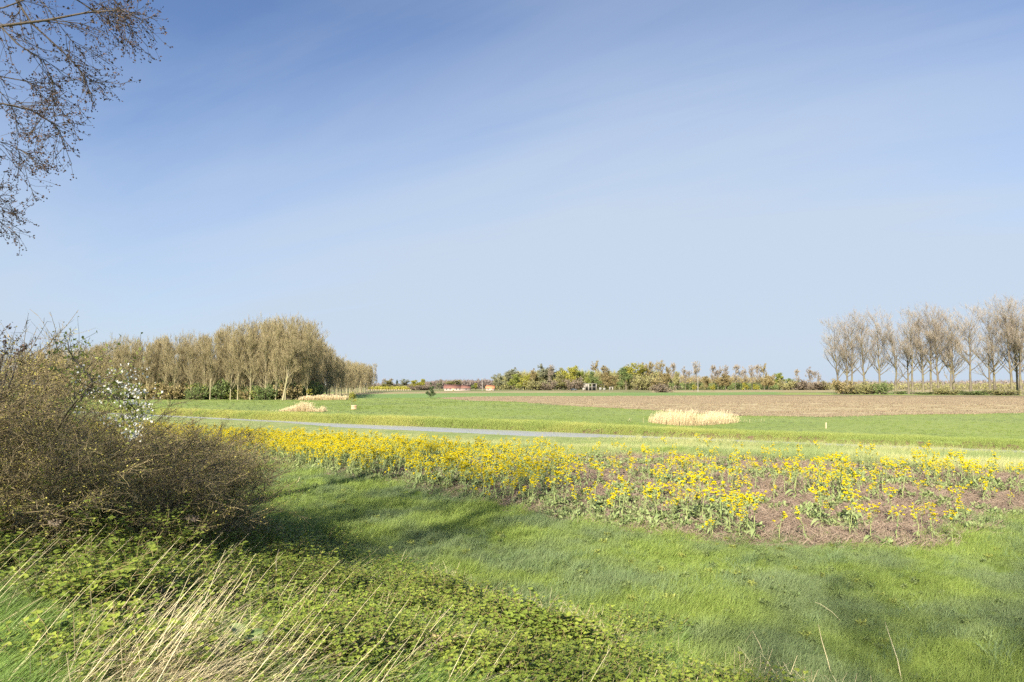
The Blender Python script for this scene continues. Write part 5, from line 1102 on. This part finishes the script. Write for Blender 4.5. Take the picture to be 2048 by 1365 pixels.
# long grass between brambles
rk = [tuft(k, 38, (.22, .46), .0068, .12, (.75, .1), 'grass_rank', T=(a, a + .5), spread=.35, droop=.8) for k, a in enumerate((0, .2, .4, .5))]
k = edge_ & frame_keep(x, y, height(x, y), 160) & (soft(RANK) | (rng.random(n) < .16 + .5 * sstep(.35, .8, vnoise(x, y, 1.3, 40))))
xr, yr = x[k], y[k]; print('RANK', len(xr))
struct(scatter('rank_grass', xr, yr, height(xr, yr), rk, rot=rng.normal(size=len(xr)) * .35, scale=rng.uniform(.6, 1.1, len(xr))), 'stuff')['label'] = 'long green grass bent by the wind between the brambles'
# dry straw, leaning right
def strawt(k, n_=16, h=(.32, .82), lean=(.8, .05)):
    return blades(MB(), n_, .12, h, .0050, lean, .85, .45, seg=4, T=(0, 1), taper=.6).mesh('straw_tuft', M['straw'])
sk = [strawt(k, 5 + k, (.2 + .02 * k, .55 + .035 * k), (.35 + .09 * k, rng.uniform(-.25, .35))) for k in range(10)]
k = edge_ & frame_keep(x, y, height(x, y), 160) & ((soft(STRAW, 75) & (rng.random(n) < .09 + .36 * sstep(.32, .75, vnoise(x, y, 1.9, 77)))) | (rng.random(n) < .016 * sstep(1100, 500, px) + .004))
xs_, ys_ = x[k], y[k]; print('STRAW', len(xs_))
struct(scatter('dry_grass', xs_, ys_, height(xs_, ys_), sk, rot=rng.normal(size=len(xs_)) * .3, scale=rng.uniform(.5, 1.05, len(xs_))), 'stuff')['label'] = 'dry straw-coloured grass leaning to the right in the foreground'
up_ = [strawt(9 + k, 8, (.2, .5), (.25, 0)) for k in range(3)]
k = (s_ < .6) & (s_ > -3.5) & frame_keep(x, y, height(x, y), 100) & (rng.random(n) < .03 + .11 * sstep(.5, .75, vnoise(x, y, .9, 51)))
xs_, ys_ = x[k], y[k]
struct(scatter('dead_stalks', xs_, ys_, height(xs_, ys_), up_, rot=rng.normal(size=len(xs_)) * .8, scale=rng.uniform(.6, 1.1, len(xs_))), 'stuff')['label'] = 'short dead stalks standing among the brambles'

# ------------------------------------------------------------------ tussocks, big leaves, single stalks
tus = []
for k in range(3):
    mb = blades(MB(), 420, .16, (.35, .62), .0065, (.12, 0), .95, .85, seg=4); tus.append(dict(name='grass_tussock', cat='grass tussock', root=None, parts=[('blade', mb.mesh('tussock_blades_%d' % k, M['tussock']))]))
for i, (px_, py_, s, lab) in enumerate([(848, 1142, .78, 'dark grass tussock with brown base at the left edge of the near meadow'), (1182, 1208, .85, 'large blue-green tussock in the middle of the near grass, its blades arching'), (1068, 1190, .6, 'tussock left of the large blue-green one'),
        (1290, 1232, .62, 'tussock right of the large blue-green one'), (1372, 1262, .62, 'tussock at the edge of the brambles, right of centre'), (1500, 1285, .7, 'pale-bladed tussock low in the right foreground'), (1575, 1330, .66, 'tussock at the lower edge right of the brambles'),
        (1030, 1020, .6, 'dark tussock at the front edge of the yellow flowers'), (905, 1003, .55, 'blue-green tussock below the dense front of yellow flowers'), (700, 1085, .6, 'tussock near the hedge\'s right foot'), (1395, 900, .9, 'dark low tussock behind the stubble strip'), (1740, 1235, .5, 'blue-green tussock patch in the right foreground grass'), (1160, 1045, .55, 'tussock below the single tall flower plants')]):
    x, y = on_terrain(np.array([float(px_)]), np.array([float(py_)])); x, y = float(x[0]), float(y[0])
    if i == 10: s *= 1.2
    plant(tus[i % 3], lab, (x, y, hz(x, y) - .02), i, (s, s, s * .85), 'grass tussocks of the near meadow')
def bigleaf(lab, px_, py_, n_, L0):
    x, y = on_terrain(np.array([float(px_)]), np.array([float(py_)])); x, y = float(x[0]), float(y[0])
    t = thing('broadleaf_plant', lab, 'plant', (x, y, hz(x, y))); st = MB(); st.tubes(np.array([[0, 0, 0], [.01, 0, .14], [.03, .01, .27]]), np.array([.008, .006, .004]), 6)
    obj('stem', st.mesh('broadleaf_stem', M['rape_stem'], True), t)
    for k in range(n_):
        az = k * 2.4 + rng.normal() * .3; L_ = L0 * (.75 + .4 * rng.random()); s = np.linspace(0, 1, 7); z0 = .04 + .2 * k / n_; up = .9 + .5 * rng.random(); q = np.stack([math.cos(az) * L_ * s * .75, math.sin(az) * L_ * s * .75, z0 + L_ * (up * s - .75 * s ** 2)], 1)
        wv = L_ * .19 * np.array([.12, .6, .95, 1, .8, .45, .02]); sd = np.array([-math.sin(az), math.cos(az), 0]); up_v = np.array([0, 0, .35])
        V = np.stack([q - sd * wv[:, None] + up_v * wv[:, None], q, q + sd * wv[:, None] + up_v * wv[:, None]], 1).reshape(-1, 3); mb = MB()
        mb.add(V, [np.array([(3 * a + b, 3 * a + b + 1, 3 * a + b + 4, 3 * a + b + 3) for a in range(6) for b in (0, 1)])], rng.random()); obj('leaf', mb.mesh('broad_leaf', M['rape_leaf'], True), t)
bigleaf('pale broad-leaved plant at the bottom edge left of centre', 500, 1352, 12, .30); bigleaf('pale broad-leaved plant at the bottom edge near the centre', 945, 1362, 11, .24)
bigleaf('small whitish broad-leaved plant among brambles right of the hedge', 640, 1166, 8, .2)
def stalk(lab, pts, dep_at=None, r=.005):
    x, y = on_terrain(np.array([float(pts[0][0])]), np.array([float(pts[0][1])])); x, y = float(x[0]), float(y[0]); z = hz(x, y)
    q = at_depth(np.array([p[0] for p in pts], float), np.array([p[1] for p in pts], float), y + np.linspace(0, .25, len(pts))) - np.array([x, y, z])
    q[0] = [0, 0, -.03]; t = thing('dry_stalk', lab, 'dry stalk', (x, y, z)); mb = MB(); mb.tubes(q, np.linspace(r, r * .35, len(q)), 5, T=.7)
    obj('stem', mb.mesh('stalk_stem', M['straw'], True), t)
stalk('long yellow dry stalk leaning left at the lower right', [(1806, 1370), (1795, 1320), (1780, 1275), (1770, 1245)], r=.006)
stalk('dry stalk leaning left, second from the right at the lower edge', [(1668, 1362), (1655, 1320), (1643, 1280), (1637, 1250)])
stalk('curved dry stalk at the lower right edge of the brambles', [(1535, 1330), (1520, 1290), (1505, 1262), (1490, 1285)], r=.004)
stalk('pale bent dead stem beside the hedge\'s right foot', [(546, 1200), (553, 1150), (552, 1120), (558, 1098)], r=.006)
stalk('thin pale dry stem leaning right in the near grass by the dark tussock', [(792, 1150), (800, 1130), (806, 1112), (812, 1098)], r=.004)
stalk('long straw stem crossing the foreground left of the pale broad-leaved plant', [(460, 1260), (478, 1210), (495, 1170), (506, 1140)], r=.005)
stalk('short pale dead stem bending left in the right-hand meadow', [(1690, 1246), (1665, 1225), (1640, 1208), (1630, 1205)], r=.004)
x, y = on_terrain(np.array([598.]), np.array([968.])); x, y = float(x[0]), float(y[0]); z = hz(x, y)
q = at_depth(np.array([592., 597., 600.]), np.array([973., 962., 955.]), y) - np.array([x, y, z]); q[0] = [-.1, 0, .01]
t = thing('fallen_branch', 'small pale dead branch lying in the grass right of the hedge', 'branch', (x, y, z)); mb = MB(); mb.tubes(q, np.array([.014, .011, .005]), 5); mb.tubes(np.array([[-.1, 0, .02], [-.25, .02, .05], [-.42, .05, .06]]), np.array([.011, .008, .003]), 5)
obj('stem', mb.mesh('fallen_branch_stem', M['wood_pale'], True), t)
